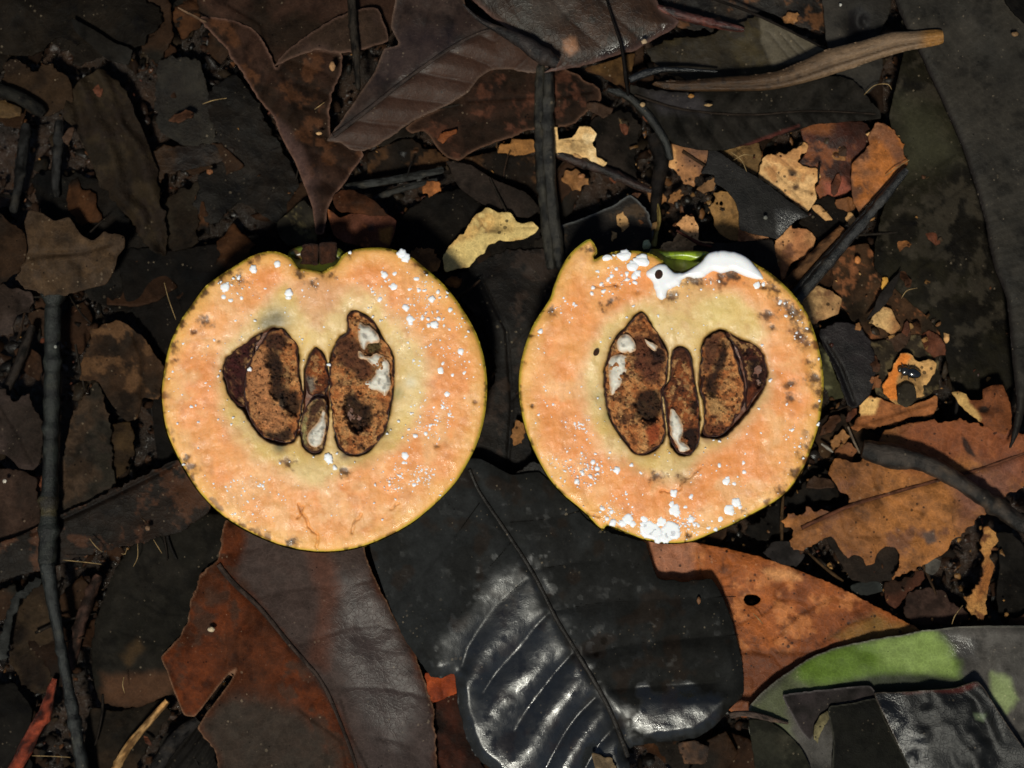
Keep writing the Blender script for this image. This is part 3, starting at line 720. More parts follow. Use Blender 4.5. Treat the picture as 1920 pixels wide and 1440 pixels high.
leaf("cream_leaf_scrap", "narrow peach leaf strip under the diagonal black leaf", "leaf scrap",
     [(1385,427),(1408,436),(1441,440),(1441,452),(1412,456),(1385,454)], 62, (200,142,98), (170,112,74), 'dry', amp=3, rag=1.5, s=2.5)
leaf("tan_leaf", "tan mottled leaf piece between the diagonal black leaf and the black sticks", "leaf scrap",
     [(1481,425),(1512,428),(1529,446),(1525,463),(1506,486),(1483,490),(1477,510),(1466,525),(1458,508),(1450,473),(1456,446)], 56, (202,146,96), (168,112,72), 'dry', c3=(110,72,50), amp=6, rag=2, s=3)
leaf("black_leaf", "smooth black leaf lying diagonally across the tan pieces above the right fruit half", "leaf",
     [(1329,280),(1350,286),(1385,311),(1423,334),(1450,353),(1481,377),(1500,390),(1518,405),(1493,413),(1477,429),(1458,448),(1439,444),(1408,438),(1387,429),(1386,407),(1380,380),(1362,357),(1340,342),(1340,328),(1315,324),(1325,305)],
     84, (40,38,38), (32,30,29), 'black', amp=4, rag=0.8, rough=0.4, rpaint=[([(1460,400),(1510,400),(1460,445)], 0.28, 8)])
leaf("dark_grey_leaf", "dark brown grey leaf tucked behind the white latex rim of the right fruit half", "leaf",
     [(1300,462),(1340,456),(1404,452),(1448,449),(1454,473),(1464,519),(1460,560),(1380,560),(1310,520)], 72, (54,49,47), (46,41,39), 'grey', amp=3, rag=1)
leaf("dark_leaf", "dark leaf with a silvery folded edge between upright stick and right fruit half", "leaf",
     [(1046,428),(1080,414),(1110,402),(1150,385),(1182,366),(1215,398),(1228,460),(1180,500),(1130,520),(1052,500)], 60, (38,31,26), (28,24,21), 'black', c3=(56,42,28), amp=5, rag=1.5, rough=0.4, edge=((92,92,90),2.5))
leaf("dark_leaf", "black brown leaf under the pale cream piece left of the upright stick", "leaf",
     [(735,430),(800,370),(860,355),(900,380),(960,402),(1010,415),(1012,470),(960,520),(880,520),(780,500)], 40, (30,25,22), (24,20,18), 'brown', amp=8, rag=3)
leaf("dark_leaf", "mauve brown dim leaf lying left of the upright stick at mid height", "leaf",
     [(838,303),(880,308),(930,338),(985,360),(1012,392),(990,408),(950,402),(900,380),(860,350)], 52, (52,42,38), (40,33,30), 'brown', amp=5, rag=1.5)
leaf("dark_leaf", "deep brown leaf filling the hollow below the folded leaf", "leaf",
     [(690,290),(760,262),(830,295),(900,290),(990,270),(1015,300),(1010,360),(930,335),(850,300),(800,330),(700,350)], 24, (36,26,20), (26,20,16), 'brown', c3=(60,40,24), amp=9, rag=4)
leaf("tan_leaf", "small ochre leaf piece left of the upright stick under the dark brown leaf", "leaf scrap",
     [(933,277),(960,262),(1000,262),(1006,283),(985,290),(955,290)], 36, (156,108,58), (120,78,42), 'dry', amp=4, rag=2.5, s=3)
leaf("orange_leaf_scrap", "little orange leaf bit among dark sticks above the cream leaf piece", "leaf scrap",
     [(792,350),(806,342),(828,345),(826,358),(808,368),(795,362)], 58, (160,98,52), (100,62,40), 'dry', amp=3, rag=2, s=2.5)
leaf("orange_leaf_scrap", "tiny orange curl in a gap of the dark brown leaf top centre", "leaf scrap",
     [(820,262),(832,248),(856,242),(856,250),(838,260),(830,268)], 66, (156,88,46), (110,62,36), 'dry', amp=3, rag=1.5, s=2.5)
leaf("cream_leaf", "pale yellow cream leaf piece with midrib above the gap between the fruit halves", "leaf",
     [(912,388),(933,397),(953,398),(965,410),(980,420),(997,416),(1010,427),(1003,437),(983,448),(957,453),(937,450),(920,457),(907,473),(893,484),(880,500),(837,508),(828,485),(850,450),(867,437),(880,420),(893,400)],
     70, (218,184,116), (202,160,96), 'dry', c3=(208,178,114), amp=5, rag=1.5, rough=0.6, s=3, lines=[([(868,446),(920,434),(970,428),(1005,427)],2.5,1.6)],
     paint=[([(860,452),(920,440),(1008,430),(1000,445),(940,455),(900,490),(835,510),(830,480)], (206,180,116,0.7), 6)])
leaf("brown_leaf_scrap", "brown curled scrap touching the right shoulder of the left fruit half", "leaf scrap",
     [(760,478),(770,468),(793,466),(817,474),(830,488),(824,508),(790,505),(768,498)], 84, (160,108,62), (104,70,42), 'dry', amp=5, rag=2.5, s=2.5)
leaf("red_brown_leaf", "reddish pink leaf piece just above the left fruit half with a dark ring mark", "leaf",
     [(613,390),(637,408),(660,400),(693,398),(720,400),(742,413),(739,440),(729,462),(700,466),(647,455),(625,440)], 74, (110,66,54), (96,56,40), 'brown', c3=(132,78,46), amp=6, rag=1.5, s=3, paint=[([(690,422),(700,420),(702,430),(692,432)], (60,44,40), 3), ([(712,430),(735,425),(730,455),(715,450)], (150,100,50,0.8), 5)])
leaf("red_brown_leaf", "rust brown curved flake above the reddish pink piece", "leaf scrap",
     [(623,370),(640,357),(665,356),(693,370),(716,390),(728,404),(700,404),(665,398),(640,400),(628,390)], 82, (92,52,32), (62,38,26), 'brown', amp=4, rag=1, s=3, zbump=[(670,378,30,12,10)])
leaf("grey_leaf_scrap", "grey green decayed flakes left of the long brown leaf tip", "leaf scrap",
     [(520,418),(545,395),(570,375),(590,400),(596,440),(590,462),(540,460),(522,440)], 56, (60,55,46), (44,40,34), 'grey', c3=(84,74,50), amp=8, rag=4, s=3)
# --- between and right of the fruit
leaf("dark_leaf", "large black brown leaf in the gap between the two fruit halves", "leaf",
     [(800,500),(870,498),(950,470),(1050,470),(1060,560),(1010,640),(980,740),(1000,860),(1040,930),(960,930),(900,900),(880,800),(930,700),(900,600)], 44, (32,26,22), (25,21,19), 'black', c3=(42,32,26), amp=8, rag=1.5, rough=0.42, lines=[([(900,520),(950,620),(960,760),(950,900)],4,3),([(960,650),(1010,600)],2,3),([(960,750),(1000,700)],2,3)])
leaf("dark_leaf", "crumbly black leaf remains under the lower left of the right fruit half", "leaf",
     [(960,900),(1000,865),(1040,890),(1080,940),(1130,985),(1200,1010),(1180,1035),(1100,1010),(1030,960),(990,965)], 84, (22,20,19), (36,30,26), 'black', amp=9, rag=5, rough=0.35)
leaf("tan_leaf", "creamy tan leaf piece against the right rim of the right fruit half", "leaf scrap",
     [(1500,561),(1533,538),(1561,546),(1579,561),(1571,589),(1537,603),(1515,612)], 58, (196,156,106), (160,118,76), 'dry', c3=(120,84,56), amp=5, rag=1.5, s=3)
leaf("mottled_brown_leaf", "mottled brown decayed leaf right of the creamy tan piece", "leaf",
     [(1545,500),(1570,470),(1620,462),(1680,505),(1740,560),(1777,600),(1768,655),(1700,672),(1640,650),(1600,605),(1575,565)], 48, (78,54,38), (50,38,28), 'brown', c3=(110,68,42), amp=9, rag=4, pscale=35)
leaf("cream_leaf_scrap", "irregular cream patch of leaf on the mottled brown leaf", "leaf scrap",
     [(1640,590),(1655,573),(1672,580),(1680,600),(1690,614),(1672,627),(1650,612),(1632,605)], 62, (208,168,112), (176,122,74), 'dry', amp=4, rag=2, s=2.5)
leaf("yellow_leaf_scrap", "tiny golden husk near a pointed grey leaf tip at right", "leaf scrap",
     [(1655,522),(1662,519),(1668,530),(1664,542),(1655,544)], 66, (210,158,70), (180,128,60), 'dry', amp=3, rag=1, s=2)
leaf("grey_leaf", "slender grey pointed leaf tip above the cream patch at right", "leaf scrap",
     [(1690,505),(1682,530),(1672,555),(1650,582),(1625,600),(1640,575),(1650,550),(1672,525)], 76, (52,47,46), (40,36,34), 'grey', amp=3, rag=0.8, s=3)
leaf("dark_leaf", "dark purplish folded leaf touching the right rim of the right fruit half", "leaf",
     [(1537,621),(1573,603),(1609,613),(1632,641),(1642,693),(1632,740),(1603,764),(1589,760),(1573,712),(1550,661)], 66, (44,38,40), (34,29,29), 'black', amp=5, rag=1.5, rough=0.33, lines=[([(1545,640),(1575,690),(1600,755)],6,5)])
leaf("mossy_leaf", "mossy grey green sliver between right fruit half and dark purplish leaf", "leaf scrap",
     [(1535,640),(1552,665),(1572,712),(1582,745),(1560,748),(1542,720),(1534,680)], 58, (70,68,48), (48,46,36), 'grey', c3=(96,92,64), amp=5, rag=2, s=3)
leaf("brown_grey_leaf", "grey brown decayed leaf behind the cream piece that carries the beetle", "leaf",
     [(1628,640),(1670,635),(1720,628),(1762,640),(1760,690),(1756,730),(1700,760),(1650,755),(1636,700)], 52, (62,52,42), (48,40,33), 'brown', c3=(84,72,50), amp=7, rag=3, pscale=30)
leaf("cream_leaf_scrap", "cream and orange rotten leaf piece carrying the black oval beetle", "leaf scrap",
     [(1654,726),(1668,703),(1678,681),(1690,661),(1710,669),(1720,681),(1738,675),(1756,681),(1752,706),(1734,722),(1736,742),(1718,746),(1682,758),(1664,746)], 72, (224,186,126), (206,158,98), 'dry', amp=4, rag=2, s=2.5,
     paint=[([(1650,730),(1680,680),(1692,660),(1710,668),(1690,690),(1680,715),(1688,750),(1660,748)], (206,118,48), 4)], zbump=[(1706,698,22,13,-6)])
leaf("grey_crumb", "grey green decayed lump below the beetle", "leaf scrap",
     [(1682,726),(1700,718),(1716,726),(1718,750),(1700,764),(1684,755)], 84, (78,70,56), (54,48,40), 'grey', amp=8, rag=3, s=2.5)
leaf("tan_leaf", "ochre folded leaf strip under the beetle piece", "leaf scrap",
     [(1610,748),(1640,744),(1674,756),(1706,762),(1754,744),(1757,762),(1746,780),(1700,785),(1660,800),(1626,806),(1598,804),(1616,778)], 62, (186,122,66), (150,92,52), 'dry', amp=6, rag=2.5, s=3, lines=[([(1615,795),(1680,775),(1750,755)],4,3)],
     paint=[([(1611,748),(1650,746),(1640,775),(1612,778)], (226,178,110), 4)])
leaf("brown_leaf", "dark leaf under the ochre strip, behind the thick stick end", "leaf",
     [(1535,790),(1570,770),(1610,800),(1650,820),(1640,860),(1590,870),(1570,850),(1545,860),(1530,830)], 46, (70,50,34), (44,33,26), 'brown', amp=7, rag=3)
# --- right side
leaf("dark_grey_leaf", "dark grey brown leaf showing through the eaten bottom edge of the orange leaf", "leaf",
     [(1545,985),(1620,990),(1700,1000),(1712,1058),(1660,1090),(1600,1088),(1580,1062),(1560,1030)], 60, (52,41,35), (42,34,30), 'brown', amp=3, rag=2)
leaf("orange_leaf", "large orange brown leaf with eaten edges right of the right fruit half", "leaf",
     [(1553,887),(1562,900),(1577,923),(1593,947),(1575,957),(1555,960),(1540,955),(1530,960),(1512,950),(1505,962),(1478,964),(1470,985),(1488,990),(1484,1010),(1490,1030),(1505,1035),(1520,1025),(1545,1010),(1560,1005),(1575,1030),(1590,1048),(1600,1040),(1615,1045),(1625,1060),(1640,1055),(1645,1038),(1660,1025),(1680,1025),(1688,1050),(1683,1075),(1673,1084),(1727,1061),(1770,1038),(1797,1003),(1831,980),(1880,935),(1930,900),(2010,870),(2010,820),(1920,814),(1843,796),(1803,788),(1742,790),(1690,795),(1660,810),(1640,850),(1610,866),(1590,862),(1565,859)],
     82, (164,106,56), (134,86,48), 'dry', c3=(112,72,48), amp=5, rag=3, rough=0.5, s=3.5, pscale=80, mid=[(1487,997),(1545,970),(1593,948),(1670,925),(1750,903),(1850,875),(2000,820)], midw=4, midc=(96,58,40), lat=(58,0.55), latd=1.6, latc=0.85,
     paint=[([(1740,780),(2010,780),(2010,900),(1900,900),(1830,860),(1750,890),(1700,880),(1690,800)], (118,64,38,0.85), 22), ([(1780,900),(1900,860),(1900,930),(1800,980)], (112,72,58,0.8), 18), ([(1730,1000),(1752,992),(1755,1015),(1738,1022)], (84,64,54), 3), ([(1803,814),(1815,826),(1831,859),(1812,850),(1803,835)], (48,30,22), 2)],
     lines=[([(1790,935),(1785,980),(1798,1000)],3,1.5)])
leaf("orange_brown_leaf", "small curled orange brown leaf with a dark eye spot near the right edge", "leaf",
     [(1785,736),(1797,732),(1813,738),(1819,750),(1843,750),(1843,730),(1862,722),(1880,722),(1895,758),(1897,802),(1883,814),(1863,806),(1835,790),(1811,770),(1797,754)], 106, (138,82,42), (116,66,36), 'dry', amp=4, rag=1, s=3, zbump=[(1845,768,9,7,-7)], droop=8,
     paint=[([(1785,734),(1812,736),(1815,755),(1840,785),(1835,792),(1808,770),(1790,750)], (180,142,84), 4), ([(1836,764),(1846,760),(1855,766),(1850,774),(1838,773)], (36,24,16), 2)])
leaf("brown_grey_leaf", "grey leaf scrap below the eaten edge of the large orange leaf", "leaf scrap",
     [(1735,1055),(1752,1046),(1764,1052),(1760,1068),(1748,1078),(1735,1072)], 64, (108,104,100), (80,76,72), 'grey', amp=4, rag=2, s=3)
leaf("brown_leaf_scrap", "mauve brown cracked leaf piece left of the orange rotten wood", "leaf scrap",
     [(1700,1125),(1718,1108),(1745,1104),(1770,1108),(1782,1130),(1806,1140),(1812,1162),(1760,1172),(1700,1158)], 56, (74,54,48), (52,38,33), 'brown', amp=6, rag=3)
leaf("red_brown_leaf", "rusty small leaf fragments tangle below the dark grey leaf at right", "leaf scrap",
     [(1658,1092),(1690,1088),(1728,1070),(1722,1098),(1700,1118),(1680,1140),(1662,1128)], 52, (84,50,38), (56,38,30), 'brown', amp=7, rag=4)
leaf("grey_leaf_scrap", "bluish grey leaf sliver beside the rusty fragments", "leaf scrap",
     [(1595,1098),(1625,1088),(1650,1092),(1655,1108),(1625,1116),(1600,1112)], 56, (66,70,70), (48,50,50), 'grey', amp=3, rag=1, s=3)
leaf("grey_leaf_scrap", "dark grey leaf piece between right fruit half and orange leaf", "leaf scrap",
     [(1430,1035),(1455,1012),(1492,1020),(1509,1040),(1492,1064),(1455,1052)], 60, (64,60,60), (46,42,42), 'grey', amp=5, rag=2)
leaf("dark_leaf", "crumbly black leaf below the lower right rim of the right fruit half", "leaf",
     [(1440,960),(1500,910),(1550,880),(1570,930),(1500,950),(1470,1000),(1440,1020),(1400,1000)], 40, (34,28,24), (24,20,18), 'brown', amp=10, rag=4)
leaf("rotten_wood_piece", "crumbly bright orange rotten wood at the right edge above the green leaf", "wood piece",
     [(1850,992),(1863,998),(1870,1012),(1858,1030),(1857,1045),(1864,1062),(1858,1085),(1852,1110),(1846,1150),(1838,1166),(1828,1152),(1814,1142),(1812,1120),(1826,1108),(1836,1092),(1846,1062),(1840,1030)], 74, (222,158,88), (196,122,60), 'seed', c3=(120,74,42), amp=10, rag=3.5, s=2.5, thick=14)
leaf("dark_leaf", "black grey leaf strip right of the orange rotten wood", "leaf",
     [(1868,1000),(1900,1000),(1925,1040),(1925,1165),(1880,1165),(1868,1120),(1875,1060)], 56, (40,37,35), (28,25,22), 'black', amp=9, rag=3)
leaf("brown_leaf_scrap", "dim brown leaf corner at the right edge just above the green leaf", "leaf scrap",
     [(1890,1165),(1915,1152),(1960,1150),(1960,1200),(1900,1190)], 68, (86,58,42), (60,42,32), 'brown', amp=4, rag=2)
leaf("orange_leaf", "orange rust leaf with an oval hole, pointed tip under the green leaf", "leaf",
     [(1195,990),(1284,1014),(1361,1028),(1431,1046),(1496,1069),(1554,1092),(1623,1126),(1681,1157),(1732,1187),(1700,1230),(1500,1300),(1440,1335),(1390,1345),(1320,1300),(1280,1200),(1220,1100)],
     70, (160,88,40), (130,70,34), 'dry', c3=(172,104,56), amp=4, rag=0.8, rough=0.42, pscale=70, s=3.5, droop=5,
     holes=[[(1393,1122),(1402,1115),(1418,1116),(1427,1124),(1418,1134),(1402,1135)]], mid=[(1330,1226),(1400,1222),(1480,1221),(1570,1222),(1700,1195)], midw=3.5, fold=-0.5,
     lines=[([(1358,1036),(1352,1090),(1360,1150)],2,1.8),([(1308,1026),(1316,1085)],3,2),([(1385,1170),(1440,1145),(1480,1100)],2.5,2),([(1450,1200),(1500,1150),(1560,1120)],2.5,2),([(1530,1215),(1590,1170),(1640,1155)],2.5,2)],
     paint=[([(1215,1015),(1300,1020),(1305,1085),(1235,1085)], (150,100,76,0.8), 12), ([(1330,1228),(1480,1224),(1600,1224),(1700,1230),(1500,1320),(1390,1345),(1330,1300)], (92,48,24,0.9), 7), ([(1560,1195),(1640,1150),(1735,1187),(1640,1215)], (120,90,40,0.7), 14), ([(1425,1068),(1480,1068),(1500,1085),(1450,1085)], (196,136,84,0.7), 8)])  # dark half below the midrib: shade of the fold, painted into the colour
leaf("orange_leaf_scrap", "small bright rust orange leaf corner between the big brown and big black leaf", "leaf scrap",
     [(796,1262),(852,1258),(856,1300),(830,1310),(806,1322)], 66, (172,76,30), (130,54,24), 'dry', amp=3, rag=1, s=3)
leaf("red_brown_leaf", "deep red brown leaf beneath the gap at the lower left of the big black leaf", "leaf",
     [(800,1315),(860,1300),(880,1380),(905,1440),(900,1500),(800,1500)], 50, (70,34,24), (44,26,20), 'brown', amp=6, rag=2, rough=0.6)
# --- bottom
leaf("dark_leaf", "dark grey green oval leaf partly under the big red brown leaf, lower left", "leaf",
     [(394,962),(445,975),(470,1050),(430,1180),(350,1270),(332,1296),(262,1326),(191,1318),(176,1275),(171,1219),(180,1162),(199,1108),(222,1056),(262,1008),(330,972)],
     64, (38,35,31), (31,29,25), 'grey', amp=5, rag=1.5, rough=0.72, s=4, droop=10, paint=[([(190,1262),(260,1258),(330,1262),(340,1290),(262,1330),(190,1322)], (84,56,38,0.6), 12), ([(225,1230),(260,1195),(272,1215),(240,1260)], (62,46,28,0.7), 7)], lines=[([(230,1110),(300,1150),(420,1160)],1.0,3),([(210,1180),(300,1210),(360,1220)],1.0,3)])
leaf("red_brown_leaf", "big red brown leaf with a long tear and dark midrib, lower left of centre", "leaf",
     [(425,975),(411,1040),(396,1058),(385,1072),(370,1090),(362,1120),(355,1162),(335,1195),(303,1232),(312,1257),(322,1285),(333,1313),(345,1340),(364,1344),(378,1328),(400,1300),(425,1268),(443,1254),(430,1280),(412,1305),(392,1330),(371,1365),(385,1385),(400,1402),(408,1430),(420,1500),(822,1500),(818,1420),(812,1330),(796,1275),(771,1215),(748,1176),(722,1120),(700,1078),(684,1035),(676,980),(600,955),(500,955)],
     88, (108,52,27), (84,44,26), 'brown', c3=(60,38,27), amp=7, rag=2.2, rough=0.6, s=3.2, droop=9, mid=[(400,1045),(430,1085),(487,1140),(545,1210),(600,1275),(632,1340),(665,1430),(680,1500)], midw=5, midc=(62,50,44), lat=(105,0.35), latd=2.2, latc=0.9, fold=-1.0, pscale=90, edge=((110,80,60),1.6),
     paint=[([(470,960),(680,960),(700,1078),(771,1215),(815,1330),(820,1500),(690,1500),(640,1340),(545,1205),(440,1080)], (62,51,47,0.95), 12), ([(560,1010),(610,1010),(640,1100),(610,1250),(580,1240),(600,1120)], (82,50,38,0.7), 16), ([(372,1365),(430,1300),(560,1330),(640,1420),(660,1500),(415,1500),(400,1410)], (48,42,36,0.9), 24), ([(650,1090),(760,1250),(815,1340),(820,1500),(690,1500),(660,1300)], (58,50,48,0.6), 30)],
     rpaint=[([(640,1080),(700,1070),(760,1220),(800,1300),(740,1400),(680,1340),(620,1200)], 0.42, 30)],
     lines=[([(420,1062),(432,1110),(418,1180),(428,1250)],-1.5,1.2),([(560,1330),(640,1390),(650,1440)],3,2),([(640,1310),(655,1370),(690,1440)],4,2)])
BL = [[(899,943),(850,1010),(781,1095)], [(957,1018),(915,1065),(871,1095),(850,1130)], [(984,1087),(950,1118),(920,1148),(879,1211),(866,1250)], [(1027,1151),(1000,1180),(976,1211),(930,1262),(905,1300)],
      [(1072,1226),(1030,1275),(985,1335),(965,1370)], [(1115,1309),(1080,1345),(1050,1390),(1021,1445)], [(1150,1365),(1120,1400),(1095,1445)],
      [(957,979),(1030,972),(1100,955)], [(1002,1068),(1070,1058),(1160,1050)], [(1044,1144),(1130,1130),(1240,1125),(1380,1118)], [(1104,1225),(1200,1205),(1385,1190)], [(1150,1292),(1230,1286),(1345,1280)]]
def black_leaf():
    poly = [(800,880),(860,860),(900,860),(960,890),(1010,885),(1060,930),(1120,990),(1209,1017),(1220,1050),(1234,1084),(1276,1090),(1334,1086),(1353,1115),(1373,1165),(1392,1246),(1395,1300),(1368,1330),(1340,1362),(1307,1383),(1249,1390),(1200,1397),(1172,1408),(1182,1440),(1190,1500),(960,1500),(916,1440),(890,1414),(871,1372),(860,1331),(856,1294),(851,1262),(835,1268),(807,1269),(785,1237),(759,1200),(732,1140),(710,1080),(693,1026),(700,985),(740,930)]
    mid = [(880,880),(897,919),(957,1009),(1002,1080),(1044,1162),(1104,1260),(1145,1335),(1178,1420)]
    o = ragged(ragged(spline(poly, 3.5, True, .25), 2.5, 77), 1.5, 78, 6)
    midp = spline(mid, 8, False)
    lats = [spline(l, 8, False) for l in BL]
    def fields(x, y):
        dm, sd, u = seg_dist(x, y, midp)
        dl = np.full(x.shape, 1e9)
        d2 = np.full(x.shape, 1e9)
        for l in lats:
            q = seg_dist(x, y, l)[0]; d2 = np.minimum(d2, np.maximum(dl, q)); dl = np.minimum(dl, q)
        return dm, sd, u, dl, dl / (dl + d2 + 1e-6)
    def zf(x, y, d):
        dm, sd, u, dl, tp = fields(x, y)
        low = sm(1050, 1300, y)
        z = 96 + 6 * (fbm(x, y, 130, 3, 5) - .5) + 1.2 * (fbm(x, y, 20, 3, 6) - .5)
        z += (3.5 + 11 * low) * np.sin(math.pi * np.minimum(tp, .5)) * (.6 + .8 * fbm(x, y, 120, 2, 12)) * np.minimum(1, d / 20)     # panels bulge between the side veins
        z -= 5 * np.exp(-(dm / 9) ** 2)
        z -= 3 * np.exp(-d / 9)
        z += 0.05 * (x - 1040) * (sd > 0) * 0
        z += 2.5 * low * (fbm(x, y, 60, 3, 31) - .5) * 2
        z -= 10 * sm(1210, 1270, y) * sm(1180, 1300, x) * (1 - sm(1290, 1320, y))
        return z
    def cf(x, y, d, zz):
        dm, sd, u, dl, tp = fields(x, y)
        f = sm(.4, .6, fbm(x, y, 80, 4, 8))[:, None]
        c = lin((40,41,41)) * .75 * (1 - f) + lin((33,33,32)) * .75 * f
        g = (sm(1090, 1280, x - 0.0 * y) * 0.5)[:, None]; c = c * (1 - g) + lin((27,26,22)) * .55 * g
        br = (sm(.6, .7, fbm(x, y, 45, 4, 18)) * 0.5)[:, None]; c = c * (1 - br) + lin((58,44,34)) * .4 * br
        c = c * (1 - .4 * np.exp(-(dm / 5) ** 2))[:, None] * (1 - .25 * np.exp(-(dl / 3) ** 2))[:, None]
        for bx, by, r in ((899,1105,5),(1131,1201,7),(1118,1228,6),(942,1152,13),(960,1146,10),(1012,1172,5)):
            k = (1 - sm(r * .7, r * 1.2, np.hypot(x - bx, y - by) + 5 * (fbm(x, y, 9, 2, 3) - .5)))[:, None]; c = c * (1 - k) + lin((22,17,13)) * K * k
        gl = sm(-70, 60, sdist(x, y, [(930,1080),(1000,1090),(1060,1190),(1110,1270),(1165,1400),(1180,1500),(900,1500),(860,1330),(860,1200)]) + 90 * (fbm(x, y, 60, 4, 66, .6) - .5))
        gl = np.maximum(gl, sm(-14, 14, sdist(x, y, [(1180,1370),(1200,1290),(1290,1288),(1345,1300),(1330,1370),(1250,1395)]) + 40 * (fbm(x, y, 30, 3, 67) - .5)))
        ro = 0.70 - 0.425 * gl + 0.1 * (fbm(x, y, 9, 3, 69) - .5) - 0.12 * sm(.6, .7, fbm(x, y, 16, 3, 68))
        c = c * (.55 + .5 * fbm(x, y, 14, 4, 71, .65))[:, None]
        return np.concatenate([c, ro[:, None]], 1)
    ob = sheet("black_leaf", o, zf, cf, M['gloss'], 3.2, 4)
    tag(ob, "huge wet black leaf with bulging panels between side veins, bottom centre", "leaf")
    mz = zf(midp[:, 0], midp[:, 1], np.full(len(midp), 30.)) + 2.5
    tube("midrib", np.column_stack([midp[:, 0], midp[:, 1], mz]), np.linspace(3, 4.6, len(midp)), M['black'], (38,34,30), parent=ob, seg=8, rough=.5, lump=.1, seed=3, flat=.5)
    for l in lats[:6] + lats[7:]:
        lz = zf(l[:, 0], l[:, 1], np.full(len(l), 30.)) - 0.9
        tube("side_vein", np.column_stack([l[:, 0], l[:, 1], lz]), np.linspace(1.8, 0.7, len(l)), M['black'], (20,19,17), parent=ob, seg=6, rough=.85, lump=.1, seed=4)
black_leaf()
leaf("green_grey_leaf", "leathery grey leaf with a moss green band, lower right corner", "leaf",
     [(1405,1328),(1427,1300),(1465,1269),(1519,1234),(1565,1215),(1635,1200),(1720,1184),(1797,1175),(1920,1173),(2000,1180),(2000,1500),(1428,1500),(1418,1420),(1406,1375)],
     98, (92,88,86), (78,75,73), 'grey', amp=5, rag=0.6, rough=0.38, s=3.5, droop=8, pscale=120, edge=((112,108,96),2), ridges=(0.05, 230, 3),
     paint=[([(1395,1330),(1519,1234),(1600,1205),(1560,1290),(1480,1330),(1500,1500),(1420,1500)], (72,76,50,0.95), 14), ([(1505,1240),(1565,1215),(1635,1200),(1735,1183),(1770,1200),(1800,1240),(1800,1275),(1740,1262),(1680,1268),(1600,1280),(1530,1285),(1500,1270)], (88,112,36,0.85), 14),
            ([(1640,1200),(1740,1185),(1790,1210),(1790,1265),(1720,1262),(1650,1250)], (128,146,80,0.7), 14), ([(1560,1288),(1640,1262),(1740,1268),(1830,1280),(1840,1310),(1560,1320)], (40,44,30,0.95), 8), ([(1860,1265),(1895,1272),(1905,1310),(1885,1335),(1860,1310)], (136,150,96,0.7), 7)],  # dark strip by the glossy black leaf: its cast shadow, painted in
     rpaint=[([(1770,1190),(1830,1190),(1830,1235),(1780,1230)], 0.2, 10)])
leaf("grey_leaf", "grey purple leaf strip lying on the moss green leaf left of the glossy black leaf", "leaf",
     [(1469,1304),(1558,1292),(1631,1286),(1646,1308),(1600,1316),(1570,1322),(1558,1335),(1545,1352),(1530,1375),(1518,1388),(1500,1368),(1484,1338)], 116, (60,53,55), (46,42,42), 'grey', amp=3, rag=0.8, edge=((84,78,76),2))
leaf("grey_leaf", "grey olive leaf flap under the petiole at the bottom right", "leaf",
     [(1404,1350),(1440,1352),(1470,1370),(1500,1400),(1520,1440),(1530,1500),(1430,1500),(1415,1430)], 112, (66,64,54), (48,48,40), 'grey', amp=5, rag=1)
leaf("black_leaf", "matt black leaf panel at the bottom edge left of the gloss streak", "leaf",
     [(1554,1327),(1600,1318),(1643,1310),(1660,1350),(1685,1400),(1705,1440),(1720,1500),(1568,1500),(1562,1385)], 122, (30,30,26), (25,25,22), 'black', amp=3, rag=0.6, rough=0.6, edge=((60,58,50),1.5))
leaf("black_leaf", "glossy black leaf with a silver streak in the lower right corner", "leaf",
     [(1640,1300),(1680,1298),(1740,1294),(1790,1290),(1831,1277),(1845,1290),(1858,1311),(1893,1365),(1925,1410),(2000,1500),(1720,1500),(1690,1410),(1657,1340)], 128, (28,28,26), (23,22,20), 'black', amp=5, rag=0.8, rough=0.42, droop=4, ridges=(1.1, 150, 7), edge=((70,60,50),1.5),
     paint=[([(1660,1285),(1740,1284),(1820,1276),(1838,1284),(1800,1298),(1700,1302)], (66,26,18), 4), ([(1822,1335),(1850,1338),(1845,1355),(1828,1350)], (90,100,76,0.9), 3)],
     rpaint=[([(1642,1302),(1690,1300),(1745,1440),(1740,1500),(1700,1500)], 0.24, 12)])
leaf("pale_husk", "pale straw husk in the dark gap left of the matt black panel", "husk",
     [(1552,1332),(1556,1345),(1546,1362),(1537,1378),(1533,1396),(1526,1386),(1527,1362),(1538,1342)], 124, (128,118,84), (92,84,58), 'dry', amp=4, rag=1.5, s=2.5)
leaf("pale_leaf_scrap", "dry whitish scrap at the bottom edge beside the end of the black leaf midrib", "leaf scrap",
     [(1110,1412),(1135,1418),(1152,1435),(1150,1470),(1120,1470),(1116,1440)], 118, (168,150,120), (120,100,74), 'dry', amp=4, rag=2, s=2.5)
leaf("brown_leaf_scrap", "small orange brown crumbs of leaf under the tip of the big black leaf", "leaf scrap",
     [(1270,1395),(1300,1388),(1330,1400),(1322,1432),(1285,1432)], 50, (104,74,52), (44,34,28), 'dry', amp=7, rag=4, s=3)
leaf("dark_leaf", "black charred looking leaf at the bottom edge under the tear of the red brown leaf", "leaf",
     [(300,1390),(345,1358),(392,1372),(408,1440),(400,1500),(290,1500)], 48, (34,31,29), (26,23,21), 'wood', amp=10, rag=3, ridges=(-0.9, 14, 3))
leaf("brown_leaf", "dim brown leaf behind the straw stick at the bottom left", "leaf",
     [(170,1330),(230,1335),(300,1310),(320,1340),(260,1420),(240,1500),(150,1500)], 38, (50,37,27), (34,27,21), 'brown', amp=8, rag=3)
leaf("dark_leaf", "wet black leaf in the bottom left corner", "leaf",
     [(-40,1290),(20,1280),(60,1330),(50,1400),(70,1500),(-40,1500)], 36, (30,28,26), (22,20,18), 'black', amp=8, rag=3)
